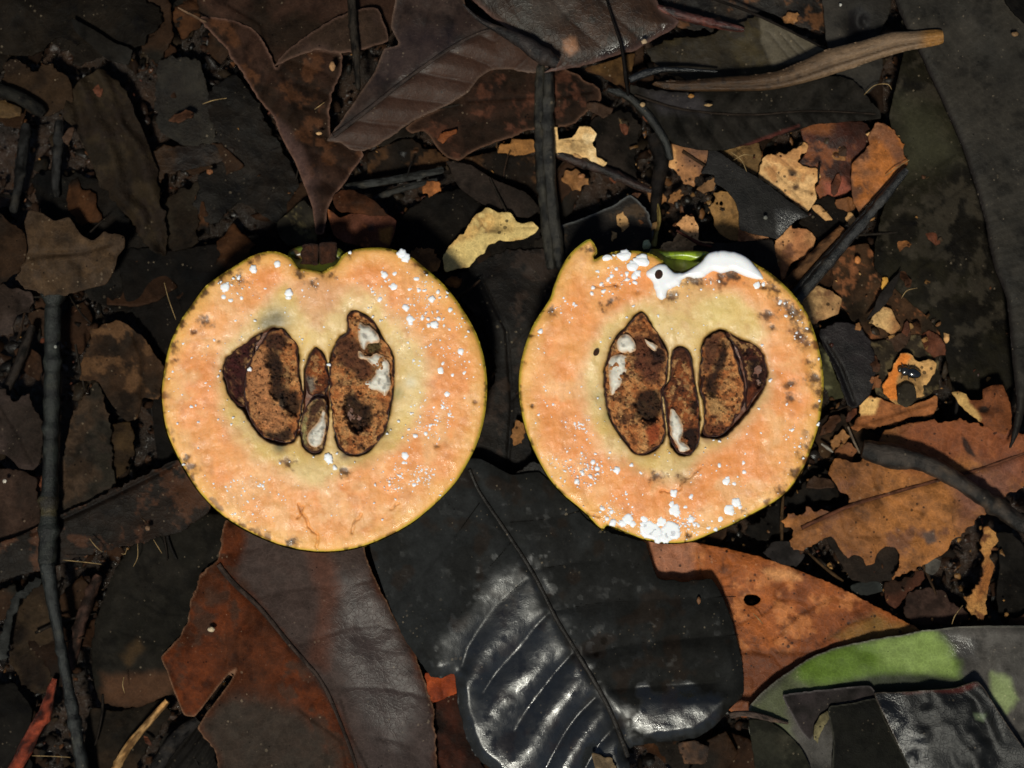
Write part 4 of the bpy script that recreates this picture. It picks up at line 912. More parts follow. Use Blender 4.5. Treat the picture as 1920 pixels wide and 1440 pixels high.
# ------------------------------------------------------------------ the long tan strip: a dried, rolled leaf sheath
def tan_strip():
    up = [(1766,56),(1715,58),(1672,60),(1612,77),(1553,92),(1506,113),(1459,133),(1399,141),(1352,144),(1290,150),(1232,152)]
    lo = [(1222,158),(1249,167),(1292,171),(1378,171),(1442,169),(1506,156),(1570,137),(1634,115),(1698,96),(1768,81)]
    o = ragged(spline(up + lo, 3.5, True, .3), 1, 3)
    U1, L1 = spline(up, 8, False), spline(lo[::-1], 8, False)
    def zf(x, y, d):
        du, dl = seg_dist(x, y, U1)[0], seg_dist(x, y, L1)[0]; t = du / (du + dl + 1e-6)
        return 118 + 14 * sm(1400, 1700, x) + 15 * np.sqrt(np.clip(1 - (2 * t - 1) ** 2, 0, 1)) - 7 * np.exp(-((t - .62) / .09) ** 2) + 2 * (fbm(x, y * 4, 40, 3, 3) - .5)
    def cf(x, y, d, z):
        du, dl = seg_dist(x, y, U1)[0], seg_dist(x, y, L1)[0]; t = du / (du + dl + 1e-6)
        g = sm(1380, 1640, x)[:, None]; c = lin((66,46,27)) * (1 - g) + lin((122,98,74)) * g
        k = np.exp(-((t - .66) / .1) ** 2)[:, None] * .5; c = c * (1 - k) + lin((50,36,22)) * k
        e = sm(1715, 1745, x)[:, None]; c = c * (1 - e) + lin((140,98,48)) * e
        s = 0.75 + 0.5 * fbm(x * .25, y * 3 + x * .9, 12, 3, 21)
        k = (sm(.6, .7, fbm(x, y, 14, 4, 31)) * .6 * (1 - sm(1450, 1600, x)))[:, None]; c = c * (1 - k) + lin((30,22,16)) * k
        return np.concatenate([c * K * s[:, None], np.full((len(x), 1), .42)], 1)
    tag(sheet("dry_leaf_sheath", o, zf, cf, M['wood'], 3, 4, botz=None), "long curved tan dry sheath lying across dark leaves, upper right", "leaf sheath")
tan_strip()

# ------------------------------------------------------------------ sticks and stems
def stick(name, label, cat, pts, rad, c1, c2=None, mat='wood', **k):
    o = tube(name, pts, rad, M[mat], c1, c2, seed=hash_str(label) % 97, **k)
    return tag(o, label, cat)
G = (50,46,40)
e = empty("double_stick", W(1030, 300, 60))
tag(e, "upright grooved dark stick of two strands above the gap between the fruit halves", "stick")
tube("strand", [(1014,120,66),(1012,230,70),(1016,330,74),(1026,430,76),(1034,505,74)], [10,11,11,11,10], M['wood'], (50,47,40), (32,30,26), parent=e, groove=.12, seed=3, rough=.5)
tube("strand", [(1029,130,70),(1027,240,74),(1031,330,77),(1041,430,78),(1052,505,76)], [10,11,11,12,11], M['wood'], (46,43,37), (28,26,23), parent=e, groove=.12, seed=8, rough=.45)
e = empty("double_stick", W(1600, 440, 60))
tag(e, "diagonal black stick pair running down to the right rim of the right fruit half", "stick")
tube("strand", [(1700,318,96),(1645,385,98),(1590,450,98),(1530,520,94),(1478,585,88)], [7,9,10,11,11], M['wood'], (42,41,40), (28,27,25), parent=e, groove=.12, seed=13, rough=.4)
tube("strand", [(1688,320,88),(1632,388,90),(1578,450,90),(1518,516,86),(1468,572,82)], [4,5,6,7,6], M['wood'], (34,31,29), (22,20,18), parent=e, groove=.1, seed=18, rough=.4)
stick("brown_stick", "soft brown rotten strip alongside the diagonal black stick pair", "stick", [(1580,428,70),(1540,468,72),(1495,515,72),(1462,550,70)], [8,11,12,10], (96,66,42), (58,38,26), groove=.15)
stick("thick_stick", "thick blunt dark stick lying over the large orange leaf", "stick", [(1617,842,112),(1660,852,116),(1730,866,118),(1780,892,116),(1827,923,114),(1880,958,112),(1930,992,112),(2000,1035,108)], [17,21,18,17,15,15,14,14], (60,52,45), (40,36,32), groove=.1, lump=.14, rough=.5)
stick("long_black_stem", "long upright jointed black stem down the left side", "stem", [(106,500,66),(101,560,72),(99,640,74),(98,735,76),(95,860,80),(92,960,84),(90,1031,88),(88,1062,90)], [14,15,14,14,15,16,19,17], (36,38,34), (28,28,25), lump=.08, groove=.05, rough=.45,
      cf=lambda t, c: np.where((np.abs(t - .80) < .035)[:, None] & (c[:, :1] > .0), c * np.array([2.6, 1.9, 1.1, 1]), c))
stick("long_black_stem", "lower black stem length slanting from the joint to the bottom edge", "stem", [(88,1052,94),(98,1120,92),(112,1200,90),(126,1280,88),(139,1350,86),(154,1440,84),(160,1500,82)], [16,12,10,10,11,12,12], (42,44,42), (30,31,29), lump=.08, groove=.06, rough=.45)
stick("brown_stick", "mauve brown stick behind the slanting black stem, lower left", "stick", [(186,1078,50),(160,1140,52),(145,1190,52),(132,1255,50)], [9,11,11,9], (70,50,42), (46,34,28))
stick("red_stick", "crumbly rust red rotten stick at the bottom left", "stick", [(103,1272,60),(86,1330,64),(64,1372,62),(40,1420,60),(15,1470,58)], [6,12,13,13,12], (150,68,46), (78,38,28), lump=.35, rough=.35, mat='seed')
stick("straw", "pale straw coloured stick at the bottom edge left", "stick", [(314,1314,66),(280,1352,66),(240,1400,64),(212,1450,62),(195,1490,60)], [6,7,7,8,8], (176,136,88), (140,102,62), lump=.08)
stick("black_stick", "short charcoal stick just right of the straw stick", "stick", [(372,1348,58),(330,1385,58),(300,1430,56),(280,1490,54)], [11,12,12,12], (38,35,33), (24,22,21), groove=.15)
stick("black_stick", "dark stick in the left gap beside the mauve ragged leaf", "stick", [(62,610,48),(40,670,48),(18,720,46),(-20,790,44)], [8,9,9,8], (40,34,30), (28,24,20))
stick("black_stick", "dim upright stick near the top left edge", "stick", [(50,232,44),(42,290,44),(34,350,44),(24,400,44)], [9,10,9,8], (38,37,36), (26,24,22))
stick("black_stick", "second dim upright stick right of the first near the top left edge", "stick", [(112,225,44),(108,290,46),(104,340,44),(106,370,44)], [9,10,9,8], (42,41,40), (28,26,24))
stick("black_stick", "short thick black stick over the crumpled brown leaf at the left edge", "stick", [(-20,165,62),(30,180,64),(62,198,64),(84,214,62)], [12,13,13,9], (32,30,26), (22,20,18))
stick("thin_stick", "thin dark stick hanging from the top edge over the mauve leaf piece", "stick", [(658,-30,98),(662,40,96),(667,100,94),(672,168,86)], [7,7,6,5], (44,38,32), (30,26,22), groove=.1)
stick("thin_twig", "pair of pale hair thin twigs near the top left", "twig", [(334,14,84),(352,24,84),(372,34,84),(388,42,84)], [2,2.5,2.5,1.5], (118,92,70), (80,60,45), seg=6)
stick("leaf_stalk", "dark tapering stalk curving over the glossy brown leaf, blunt thick end", "stalk", [(868,8,106),(900,38,112),(940,58,120),(985,82,124),(1010,100,126),(1046,119,124)], [2,4,8,13,15,12], (44,37,34), (32,27,25), lump=.06, rough=.45)
stick("red_twig", "reddish brown wet twig under the glossy leaf at the top", "twig", [(1228,14,82),(1270,26,84),(1330,42,84),(1395,56,80)], [8,9,8,5], (84,46,38), (50,30,26), groove=.15, rough=.3)
stick("thin_twig", "thin black twig lying along the edge of the olive leaf at the top", "twig", [(1318,-8,88),(1400,20,88),(1470,52,86),(1552,94,84)], [2.5,3,2.5,2], (28,22,18), seg=8)
stick("thin_twig", "hair thin black twig crossing the glossy brown leaf vertically", "twig", [(1134,-10,120),(1150,40,120),(1166,90,120),(1174,150,112),(1178,180,100)], [1.5,2.5,3,4,2], (20,16,14), seg=8)
stick("black_stick", "wet shining black twig left of the tan sheath end", "twig", [(1180,150,96),(1215,136,98),(1250,130,98),(1345,134,92)], [7,8,5,2], (30,30,30), (20,20,20), rough=.25)
stick("black_stick", "black twig bending down from the glossy leaf to the tan pink leaf piece", "twig", [(1140,168,84),(1175,180,88),(1215,215,88),(1245,262,80),(1258,300,70)], [5,8,8,9,7], (36,36,32), (24,23,20), rough=.4)
stick("black_stick", "thick shadowy black stick right of the brown leaf scrap", "stick", [(1225,250,58),(1240,300,56),(1232,350,54),(1228,400,52),(1224,440,52)], [14,15,12,8,6], (26,22,20), (20,17,15))
stick("leaf_stalk", "short yellowish stalk standing behind the right fruit half", "stalk", [(1232,378,60),(1236,410,62),(1230,438,62),(1226,462,60)], [2.5,3.5,4,6], (150,132,74), (118,92,50), seg=8, lump=.06)
stick("brown_twig", "dark brown twig running down right under the cream eaten piece", "twig", [(1035,285,50),(1080,302,54),(1140,322,54),(1190,345,52),(1230,362,50)], [8,9,9,8,6], (50,34,28), (32,24,20), groove=.12, rough=.35)
stick("grey_stick", "flat grey stick lying left to right above the left fruit half", "stick", [(645,352,58),(700,343,60),(765,332,62),(832,318,60)], [7,8,8,6], (54,54,52), (40,39,36), groove=.08, flat=.6)
stick("grey_stick", "second dim grey stick just below the flat grey stick", "stick", [(700,372,50),(760,352,50),(820,338,50)], [5,6,5], (48,47,45), (34,33,30), flat=.7)
stick("brown_twig", "reddish twig over the peach triangular piece", "twig", [(1268,432,76),(1290,445,78),(1315,458,78),(1335,462,76)], [2.5,3,4,3], (96,52,42), (60,36,30), seg=8)
stick("leaf_stalk", "short grey brown petiole at the left tip of the moss green leaf", "petiole", [(1368,1342,112),(1390,1338,114),(1412,1340,114),(1445,1348,114),(1478,1356,110)], [7,5,6,5,3], (84,70,62), (56,48,42), lump=.2)
stick("white_twig", "small white rimmed crack twig at the left of the right fruit half tear", "twig", [(1590,800,60),(1600,825,60),(1612,850,58)], [2,2.5,2], (120,104,88), seg=6)
stick("thin_twig", "pale thin splinter right of the lower rim of the right fruit half", "twig", [(1540,832,60),(1552,840,62),(1562,848,62)], [2,3,2], (150,142,130), (110,100,90), seg=6)

# fine root hairs and fibres: each a thin curved thread
def fibres():
    spec = [((168,1010),(180,1025),(192,1035)), ((258,1020),(258,1045),(250,1062)), ((288,1012),(296,1025),(304,1038)), ((228,1038),(234,1040),(238,1028)), ((118,1050),(160,1054),(190,1058)),
            ((380,195),(400,188),(425,184)), ((590,205),(600,198),(608,192)), ((308,530),(316,560),(330,600)), ((60,1417),(100,1418),(132,1420)), ((1620,178),(1640,160),(1665,158),(1672,168)),
            ((232,1270),(230,1285),(234,1300)), ((1370,285),(1390,300),(1400,322)), ((1660,330),(1680,315),(1705,300)), ((1376,300),(1395,290),(1412,292)), ((1430,1170),(1422,1160),(1412,1150)),
            ((1785,1170),(1790,1155),(1805,1135)), ((820,1225),(800,1218),(790,1222)), ((1690,560),(1700,545),(1720,540)), ((690,180),(700,170),(712,172))]
    for k, pp in enumerate(spec):
        z = 88 if k not in (5, 7) else 70
        o = tube("root_hair", [(x, y, z + 6 * (i == 1)) for i, (x, y) in enumerate(pp)], [0.7, 0.9, 0.6][:len(pp)] if len(pp) == 3 else [0.7] * len(pp), M['dry'], (150,124,84), (120,96,62), seg=5, lump=.05)
        tag(o, "hair fine pale fibre sticking out of the dark litter", "fibre", "fine pale fibres in the litter")
fibres()

# small pale grains and crumbs lying on the leaves, one object each
def grains():
    spec = [("pale oval grain on the red brown leaf near the tear", 396,1180,7,5,98,(190,170,140)), ("pale green round grain just above the right fruit half", 1212,459,8,9,84,(176,180,140)),
            ("small white grain on the black stem at left", 104,650,3,3,96,(150,150,140)), ("white grain at the left edge of the pinkish brown leaf", 9,902,4,4,74,(190,180,165)),
            ("tan crumb on the top brown leaf", 623,124,6,9,96,(160,120,82)), ("pale crumb pair on the dark tapering leaf", 598,250,6,3,100,(190,150,105)),
            ("tan crumb on the dark leaf strip near the fibre tips", 277,990,5,5,92,(110,84,62)), ("cream crumb on the dark long lanceolate leaf", 1205,196,5,5,104,(170,140,100)),
            ("ochre crumb on the long lanceolate leaf", 1296,180,6,4,104,(150,104,52)), ("ochre flat crumb right of the other on the lanceolate leaf", 1328,197,8,3,104,(150,120,80)),
            ("brown crumb on the orange rust leaf corner of the big black leaf", 1310,1126,4,7,108,(110,76,50)), ("grey speck on the diagonal black leaf", 1435,408,4,4,100,(110,108,100)),
            ("tan crumb below the cream eaten leaf piece", 1090,330,7,5,66,(150,100,60)), ("orange crumb right of the diagonal sticks", 1608,487,6,8,66,(190,120,64)),
            ("pale crumb at the shining rim of the glossy brown leaf", 1208,78,6,5,122,(176,150,120)), ("white dot on the smooth dark grey leaf", 1576,9,3,3,84,(200,196,186)),
            ("tan crumb on the ribbed leaf near the top right corner", 1903,64,7,5,140,(110,84,56)), ("brown crumb on the dark ragged leaf at left of the tan strip", 393,322,6,6,62,(130,84,52))]
    for k, (lb, x, y, a, b, z, c) in enumerate(spec):
        m = 12; rings = 6; vs = []; r = random.Random(k)
        for i in range(rings + 1):
            ph = math.pi * i / rings
            for j in range(m):
                t = 2 * math.pi * j / m; q = 1 + r.uniform(-.16, .16)
                vs.append(W(x + a * math.sin(ph) * math.cos(t) * q, y + b * math.sin(ph) * math.sin(t) * q, z + min(a, b) * .7 * math.cos(ph) * q))
        q = [[i*m+j, (i+1)*m+j, (i+1)*m+(j+1) % m, i*m+(j+1) % m] for i in range(rings) for j in range(m)]
        cc = np.tile(np.append(lin(c) * K, .5), (len(vs), 1))
        tag(link_mesh("pale_grain", np.array(vs), q, M['dry'], None, cc), lb, "grain")
grains()

# ------------------------------------------------------------------ the beetle
def blob(name, cx, cy, cz, a, b, c, rot, col, mat, parent, rough=.2, n=20, m=12, sx=0.0):
    v = []
    for i in range(m + 1):
        ph = math.pi * i / m
        for j in range(n):
            t = 2 * math.pi * j / n
            lx, ly, lz = a * math.cos(ph), b * math.sin(ph) * math.cos(t) * (1 + sx * math.cos(ph)), c * math.sin(ph) * math.sin(t)
            v.append(W(cx + lx * math.cos(rot) - ly * math.sin(rot), cy + lx * math.sin(rot) + ly * math.cos(rot), cz + lz))
    q = [[i*n+j, i*n+(j+1) % n, (i+1)*n+(j+1) % n, (i+1)*n+j] for i in range(m) for j in range(n)]
    return link_mesh(name, np.array(v), q, M[mat], parent, np.tile(np.append(lin(col) * K, rough), (len(v), 1)))
bt = empty("beetle", W(1706, 698, 76)); tag(bt, "small glossy black oval beetle on the cream rotten leaf piece", "beetle")
R15 = math.radians(14)
blob("abdomen", 1713, 700, 80, 15, 10, 8, R15, (20,20,18), 'shell', bt, sx=-.1)
blob("thorax", 1697, 696, 80, 9, 9, 7, R15, (34,32,26), 'shell', bt)
blob("head", 1688, 693, 78, 5, 6, 4.5, R15, (48,42,30), 'shell', bt, .35)
for sx_ in (-1, 1):
    for lx in (-10, 0, 9):
        x0, y0 = 1704 + lx * math.cos(R15), 698 + lx * math.sin(R15)
        tube("leg", [(x0, y0 + sx_ * 6, 76), (x0 + lx * .3, y0 + sx_ * 12, 79), (x0 + lx * .5, y0 + sx_ * 15, 74)], [1.2, 1, .6], M['shell'], (30,26,20), parent=bt, seg=6, step=2)

# ------------------------------------------------------------------ the two fruit halves
def T1(p): return [(280 + .4374 * x, 430 + .4375 * y) for x, y in p]
def T2(p): return [(950 + .4375 * x, 430 + .4375 * y) for x, y in p]
FZ = 205.0

def fruit(which):
    L = which == 'L'
    T = T1 if L else T2
    if L:
        outl = T1([(640,165),(605,122),(550,97),(500,96),(440,114),(380,148),(300,200),(240,245),(185,318),(135,390),(100,460),(76,530),(59,620),(51,700),(57,790),(69,860),(95,930),(130,1000),(165,1060),(210,1125),(270,1190),(340,1250),(430,1302),(520,1342),(610,1370),(700,1384),(770,1385),(860,1375),(950,1350),(1040,1310),(1120,1265),(1190,1210),(1250,1155),(1310,1090),(1360,1010),(1400,930),(1427,850),(1442,770),(1448,680),(1443,600),(1427,520),(1400,445),(1360,370),(1310,295),(1250,225),(1180,165),(1120,117),(1060,92),(1000,79),(930,80),(870,90),(830,110),(800,150),(770,165),(740,180),(700,174),(668,168)])
        core = T1([(590,235),(500,290),(420,370),(340,470),(300,570),(290,680),(315,800),(375,900),(450,980),(560,1040),(660,1090),(740,1100),(830,1050),(940,1000),(1050,945),(1130,860),(1180,750),(1190,630),(1150,490),(1090,390),(1010,310),(930,270),(860,270),(790,310),(740,330),(700,330),(660,300)])
        heart = T1([(600,230),(640,330),(690,420),(735,425),(790,340),(860,240),(760,215),(680,215)])
        cav = [T1([(315,615),(330,560),(370,510),(430,470),(490,428),(545,418),(592,440),(624,480),(642,530),(645,600),(658,680),(662,740),(648,820),(642,880),(605,918),(540,920),(488,898),(438,842),(408,782),(370,750),(335,700)]),
               T1([(715,500),(752,540),(768,600),(773,680),(778,760),(768,860),(745,945),(700,965),(658,932),(643,850),(656,760),(662,640),(668,580),(688,530)]),
               T1([(870,346),(932,368),(973,410),(1013,480),(1048,540),(1050,640),(1044,740),(1018,842),(973,924),(912,965),(860,970),(816,942),(791,880),(782,800),(771,700),(771,600),(782,520),(817,458),(850,430),(846,380)])]
        brown = [(440,135,20),(378,208,30),(345,185,18),(245,395,26),(150,350,18),(130,400,20),(105,500,16),(100,560,14),(75,640,12),(180,1020,30),(160,980,18),(605,1340,24),(860,108,16),(1383,422,14),(1160,152,22),(1360,375,16),(1395,742,9),(190,440,10),(1180,180,18),(300,480,9),(310,200,20),(420,120,16),(1230,928,12),(700,230,26),(770,190,26),(640,190,18),(840,1040,22),(600,1000,26),(170,310,16),(67,760,12),(230,270,20)]
        halo = [(545,385,55,(92,92,72)),(500,405,40,(110,104,72)),(840,965,22,(70,72,62)),(560,935,28,(96,98,76)),(1010,860,30,(150,134,84)),(1060,700,30,(160,148,92)),(1120,655,26,(225,215,180))]
        cracks = [[(640,1180),(670,1240),(690,1285),(718,1310),(722,1370)],[(905,1225),(880,1262),(872,1300)],[(1040,1195),(1075,1172)],[(640,1240),(660,1190)]]
        lb = "left half of the cut orange fruit, smoothly round with fewer white droplets"
    else:
        outl = T2([(358,42),(310,70),(265,115),(230,175),(205,235),(188,290),(165,330),(130,380),(100,440),(70,530),(53,620),(52,710),(65,800),(90,890),(130,980),(180,1070),(240,1140),(300,1190),(345,1230),(375,1262),(400,1285),(416,1290),(428,1272),(470,1285),(530,1310),(600,1335),(690,1348),(790,1340),(870,1310),(960,1270),(1050,1225),(1130,1180),(1195,1135),(1245,1070),(1280,1010),(1310,930),(1335,850),(1351,760),(1358,680),(1355,600),(1340,520),(1315,430),(1280,350),(1230,280),(1170,220),(1120,180),(1070,150),(1020,115),(960,96),(900,92),(855,108),(830,140),(790,165),(745,182),(700,165),(665,132),(620,106),(550,92),(470,94),(405,114),(375,132),(372,120),(388,100),(384,78)])
        core = T2([(590,300),(520,330),(440,390),(370,470),(325,560),(300,680),(330,800),(390,890),(470,970),(560,1040),(680,1085),(780,1060),(850,960),(940,905),(1030,820),(1100,740),(1135,640),(1130,540),(1110,440),(1060,330),(990,270),(900,250),(830,280),(780,320),(700,340)])
        heart = T2([(660,190),(600,300),(640,400),(700,480),(790,480),(850,400),(860,300),(830,220),(740,200)])
        cav = [T2([(580,348),(608,380),(643,440),(684,500),(694,560),(689,640),(668,700),(674,780),(684,860),(664,924),(602,965),(548,960),(506,913),(456,842),(426,762),(416,680),(416,600),(436,528),(466,456),(518,406),(548,366)]),
               T2([(745,496),(783,520),(798,580),(809,650),(824,740),(829,850),(819,932),(782,970),(733,960),(701,912),(686,840),(676,760),(666,690),(696,640),(701,560),(712,518)]),
               T2([(900,426),(846,458),(831,520),(826,600),(821,680),(841,740),(846,830),(831,884),(890,894),(942,884),(984,844),(1034,784),(1074,724),(1109,673),(1120,620),(1109,558),(1084,506),(1032,476),(962,450),(930,431)])]
        brown = [(1170,320,30),(1230,350,34),(1262,420,34),(1290,490,28),(1305,570,26),(1315,640,30),(1335,700,28),(1325,760,20),(1215,660,22),(1225,725,22),(1285,930,30),(1120,365,24),(930,212,34),(975,190,30),(800,222,34),(850,225,26),(350,85,26),(190,350,22),(1250,450,24),(1270,980,24),(1230,1050,26),(1180,1120,26),(465,245,10),(560,270,10),(1150,260,24),(1130,420,14),(110,755,8),(75,570,12),(100,455,10),(430,330,24),(700,290,26),(640,1060,30),(760,1060,24),(450,310,20),(660,560,12),(1100,240,18),(780,1310,12)]
        halo = [(440,800,30,(150,140,84)),(400,720,30,(170,158,100)),(620,400,40,(214,190,120)),(900,370,60,(222,196,120)),(760,1060,40,(206,168,116)),(860,900,24,(180,140,100))]
        cracks = [[(665,1118),(700,1124),(742,1112),(762,1080),(800,1050),(828,1018)],[(375,250),(470,240)],[(345,1228),(395,1225)]]
        lb = "right half of the cut orange fruit, thick white latex along its upper rim"
    cc = np.array(T([(745, 720)] if L else [(705, 720)]))[0]
    root = empty("fruit_half", W(cc[0], cc[1], 20)); tag(root, lb, "fruit half", "two halves of one cut fruit")
    sp = spline(outl, 3, True, .5)
    face = ragged(sp, .7, 5 if L else 9)
    cavp = [ragged(ragged(spline(c, 4), 3.0, 61, 26), 1.6, 62, 9) for c in cav]
    crk = [np.array(spline(T(c), 3, False)) for c in cracks]; crk = [k + np.stack([fbm(k[:, 0], k[:, 1], 7, 3, 5), fbm(k[:, 0], k[:, 1], 7, 3, 6)], 1) * 9 - 4.5 for k in crk]
    br = [(*T([(a, b)])[0], r * .4375) for a, b, r in brown]
    ha = [(*T([(a, b)])[0], r * .4375, c) for a, b, r, c in halo]
    seed = 51 if L else 87
    def cavd(x, y):
        m = np.full(x.shape, -1e9)
        for c in cavp: m = np.maximum(m, sdist(x, y, c))
        return m
    def zf(x, y, d):
        z = FZ + 3 * (fbm(x, y, 120, 2, seed) - .5) * 2 + 1.6 * (fbm(x, y, 14, 4, seed + 1) - .5)
        z -= 9 * np.exp(-d / 4.5); z += 5 * (fbm(x, y, 45, 3, seed + 91) - .5)
        cd = cavd(x, y)
        z -= 22 * sm(-1.5, 4.5, cd + 2 * (fbm(x, y, 8, 3, seed + 3) - .5)) + 5 * np.exp(-np.maximum(-cd, 0) / 14)
        for c in crk: z -= 5 * np.exp(-(seg_dist(x, y, c)[0] / 1.6) ** 2)
        ang = np.arctan2(y - cc[1], x - cc[0]); rr = np.hypot(x - cc[0], y - cc[1])
        z += 1.8 * (fbm(x, y * .3, 10, 3, seed + 5) - .5) * (cd < 0)
        for (bx, by, r) in br: z -= 3.0 * np.exp(-((x - bx) ** 2 + (y - by) ** 2) / (r * r))
        return z
    def cf(x, y, d, z):
        ang = np.arctan2(y - cc[1], x - cc[0]); rr = np.hypot(x - cc[0], y - cc[1])
        sdk = sdist(x, y, core) - 5 + 40 * (fbm(x, y, 60, 4, seed + 7, .6) - .5)
        o1, o2, pk = lin((239,167,96)), lin((235,150,78)), lin((241,184,122))
        f = sm(.3, .7, fbm(x, y, 70, 4, seed + 11))[:, None]; c = o1 * (1 - f) + o2 * f
        f = (sm(.5, .72, fbm(x + 300, y, 46, 4, seed + 12)) * .75)[:, None]; c = c * (1 - f) + pk * f
        # fibres run round the core
        st = fbm(x, y * .22, 9, 4, seed + 14, .65)[:, None]; c = c * (.88 + .24 * st); st = fbm(x, y, 7, 3, seed + 114, .7)[:, None]; c = c * (.92 + .16 * st)
        # paler yellow towards the rind
        f = (1 - sm(2, 44, d + 24 * (fbm(x, y, 34, 3, seed + 15) - .5)))[:, None] * .75; c = c * (1 - f) + lin((240,184,98)) * f
        f = (1 - sm(1.5, 7, d + 3 * (fbm(x, y, 12, 2, seed + 16) - .5)))[:, None]; c = c * (1 - f) + lin((198,176,62)) * f
        # pale yellow green core
        f = sm(-20, 16, sdk)[:, None] * .9
        yk = lin((228,202,138)) * (1 - sm(.35, .7, fbm(x, y, 50, 3, seed + 17))[:, None]) + lin((222,192,112)) * sm(.35, .7, fbm(x, y, 50, 3, seed + 17))[:, None]
        c = c * (1 - f) + yk * f
        ring = np.exp(-((sdk + 6) / 12) ** 2)[:, None] * .3; c = c * (1 - ring) + lin((236,184,138)) * ring
        f = sm(-14, 14, sdist(x, y, heart) + 12 * (fbm(x, y, 26, 3, seed + 18) - .5))[:, None] * (.75 if L else .55); c = c * (1 - f) + lin((224,168,116) if L else (222,190,124)) * f
        cd = cavd(x, y)
        # brownish film next to the seeds
        f = np.exp(-np.maximum(-cd, 0) / 7)[:, None] * .55 * (cd < 0)[:, None]; c = c * (1 - f) + lin((150,104,56)) * f
        for bx, by, r, hc in ha:
            f = (np.exp(-((x - bx) ** 2 + (y - by) ** 2) / (r * r)) * .8)[:, None]; c = c * (1 - f) + lin(hc) * f
        wob = fbm(x, y, 9, 4, seed + 19, .65)
        for bx, by, r in br:
            q = np.hypot((x - bx) * .85, (y - by) * 1.1) / (r * 1.15) + 3.2 * (wob - .5)
            f = ((1 - sm(.1, 1.3, q)) * .72)[:, None]; c = c * (1 - f) + lin((112,74,38)) * f
            f = ((1 - sm(0, .55, q)) * .6)[:, None]; c = c * (1 - f) + lin((46,32,20)) * f
        # scattered bruises along the rind
        side = (x < cc[0] - 90) if L else (x > cc[0] + 130)
        f = (sm(.56, .7, fbm(x, y, 18, 4, seed + 21)) * (1 - sm(4, 26 if L else 46, d)) * np.where(side, .85, .12))[:, None]; c = c * (1 - f) + lin((96,62,32)) * f
        f = (sm(.64, .72, fbm(x, y, 13, 3, seed + 22)) * (1 - sm(2, 9, d)))[:, None] * .8; c = c * (1 - f) + lin((60,44,22)) * f
        f = (sm(.60, .74, fbm(x, y, 28, 4, seed + 23, .6)) * .22)[:, None]; c = c * (1 - f) + lin((176,108,62)) * f
        for k in crk:
            f = (np.exp(-(seg_dist(x, y, k)[0] / 1.1) ** 2) * sm(.3, .6, fbm(x, y, 9, 2, seed + 77)))[:, None] * .7; c = c * (1 - f) + lin((92,52,28)) * f
        # cavity lining
        f = sm(-1, 2.5, cd)[:, None]; cv = lin((104,60,38)) * (.6 + .8 * fbm(x, y, 10, 3, seed + 25))[:, None]; c = c * (1 - f) + cv * f
        c = c * (1, .97, .98)
        r = .3 + .22 * fbm(x, y, 30, 3, seed + 26)
        return np.concatenate([np.clip(c * .85, 0, 1), r[:, None]], 1)
    sheet("flesh", face, zf, cf, M['flesh'], 1.9, 12, root)
    # rind: rings that run down from the rim and close under the fruit
    A0 = np.array(outl); ctr = A0.mean(0)
    P = spline(outl, 7, True); n = len(P)
    th = np.arctan2(P[:, 1] - ctr[1], P[:, 0] - ctr[0]); rr = np.hypot(P[:, 0] - ctr[0], P[:, 1] - ctr[1])
    base = np.array([np.median(rr[np.abs((th - t + math.pi) % (2 * math.pi) - math.pi) < .55]) for t in th])
    hull = np.maximum(base, rr * 0) ; hull = np.where(np.abs(rr - base) < 12, rr, base)
    rings = []; depth = 250.0; nr = 16
    for k in range(nr + 1):
        f = k / nr
        zz = FZ - 1.5 - depth * math.sin(f * math.pi / 2) * 1.0 if k else FZ - 1.5
        sc_ = math.cos(f * math.pi / 2) ** .8 if k < nr else 0.02
        g = sm(0, .16, np.array(f))
        r_ = (rr * (1 - g) + hull * g) * (sc_ + (0.002 if 0 < k < 3 else 0)) + (0.3 if k < 4 else 0)
        rings.append(W(ctr[0] + r_ * np.cos(th), ctr[1] + r_ * np.sin(th), np.full(n, zz)))
    v = np.concatenate(rings); i, j = np.meshgrid(np.arange(nr), np.arange(n), indexing='ij'); j2 = (j + 1) % n
    q = np.stack([i*n+j, i*n+j2, (i+1)*n+j2, (i+1)*n+j], -1).reshape(-1, 4)
    X = np.tile(P[:, 0], nr + 1); Y = np.tile(P[:, 1], nr + 1) + np.repeat(np.arange(nr + 1), n) * 12
    f = sm(.4, .62, fbm(X, Y, 50, 3, seed + 30))[:, None]; c = lin((160,142,50)) * (1 - f) + lin((110,116,36)) * f
    f = sm(.58, .7, fbm(X, Y, 16, 4, seed + 31))[:, None] * .85; c = c * (1 - f) + lin((70,58,26)) * f
    # the bottom is an open end of tiny radius: close it
    v = np.concatenate([v, [v[-n:].mean(0)]]); tr = np.stack([nr*n + np.arange(n), nr*n + (np.arange(n) + 1) % n, np.full(n, len(v) - 1)], 1)
    c = np.concatenate([c, [c[-1]]])
    link_mesh("rind", v, q, M['skin'], root, np.concatenate([c * .8, np.full((len(v), 1), .35)], 1), tris=tr)
    # the dimple wall behind the notch
    if L:
        gp = T1([(596,116),(640,158),(668,172),(740,184),(800,158),(835,118),(820,84),(760,70),(700,64),(640,72),(600,92)]); gc, g2 = (120,128,36), (90,62,30)
    else:
        gp = T2([(610,98),(650,126),(690,168),(745,186),(800,168),(840,138),(870,104),(850,94),(790,92),(720,94),(650,93)]); gc, g2 = (150,176,34), (104,120,34)
    gp = spline(gp, 3)
    gcx, gcy = gp.mean(0)
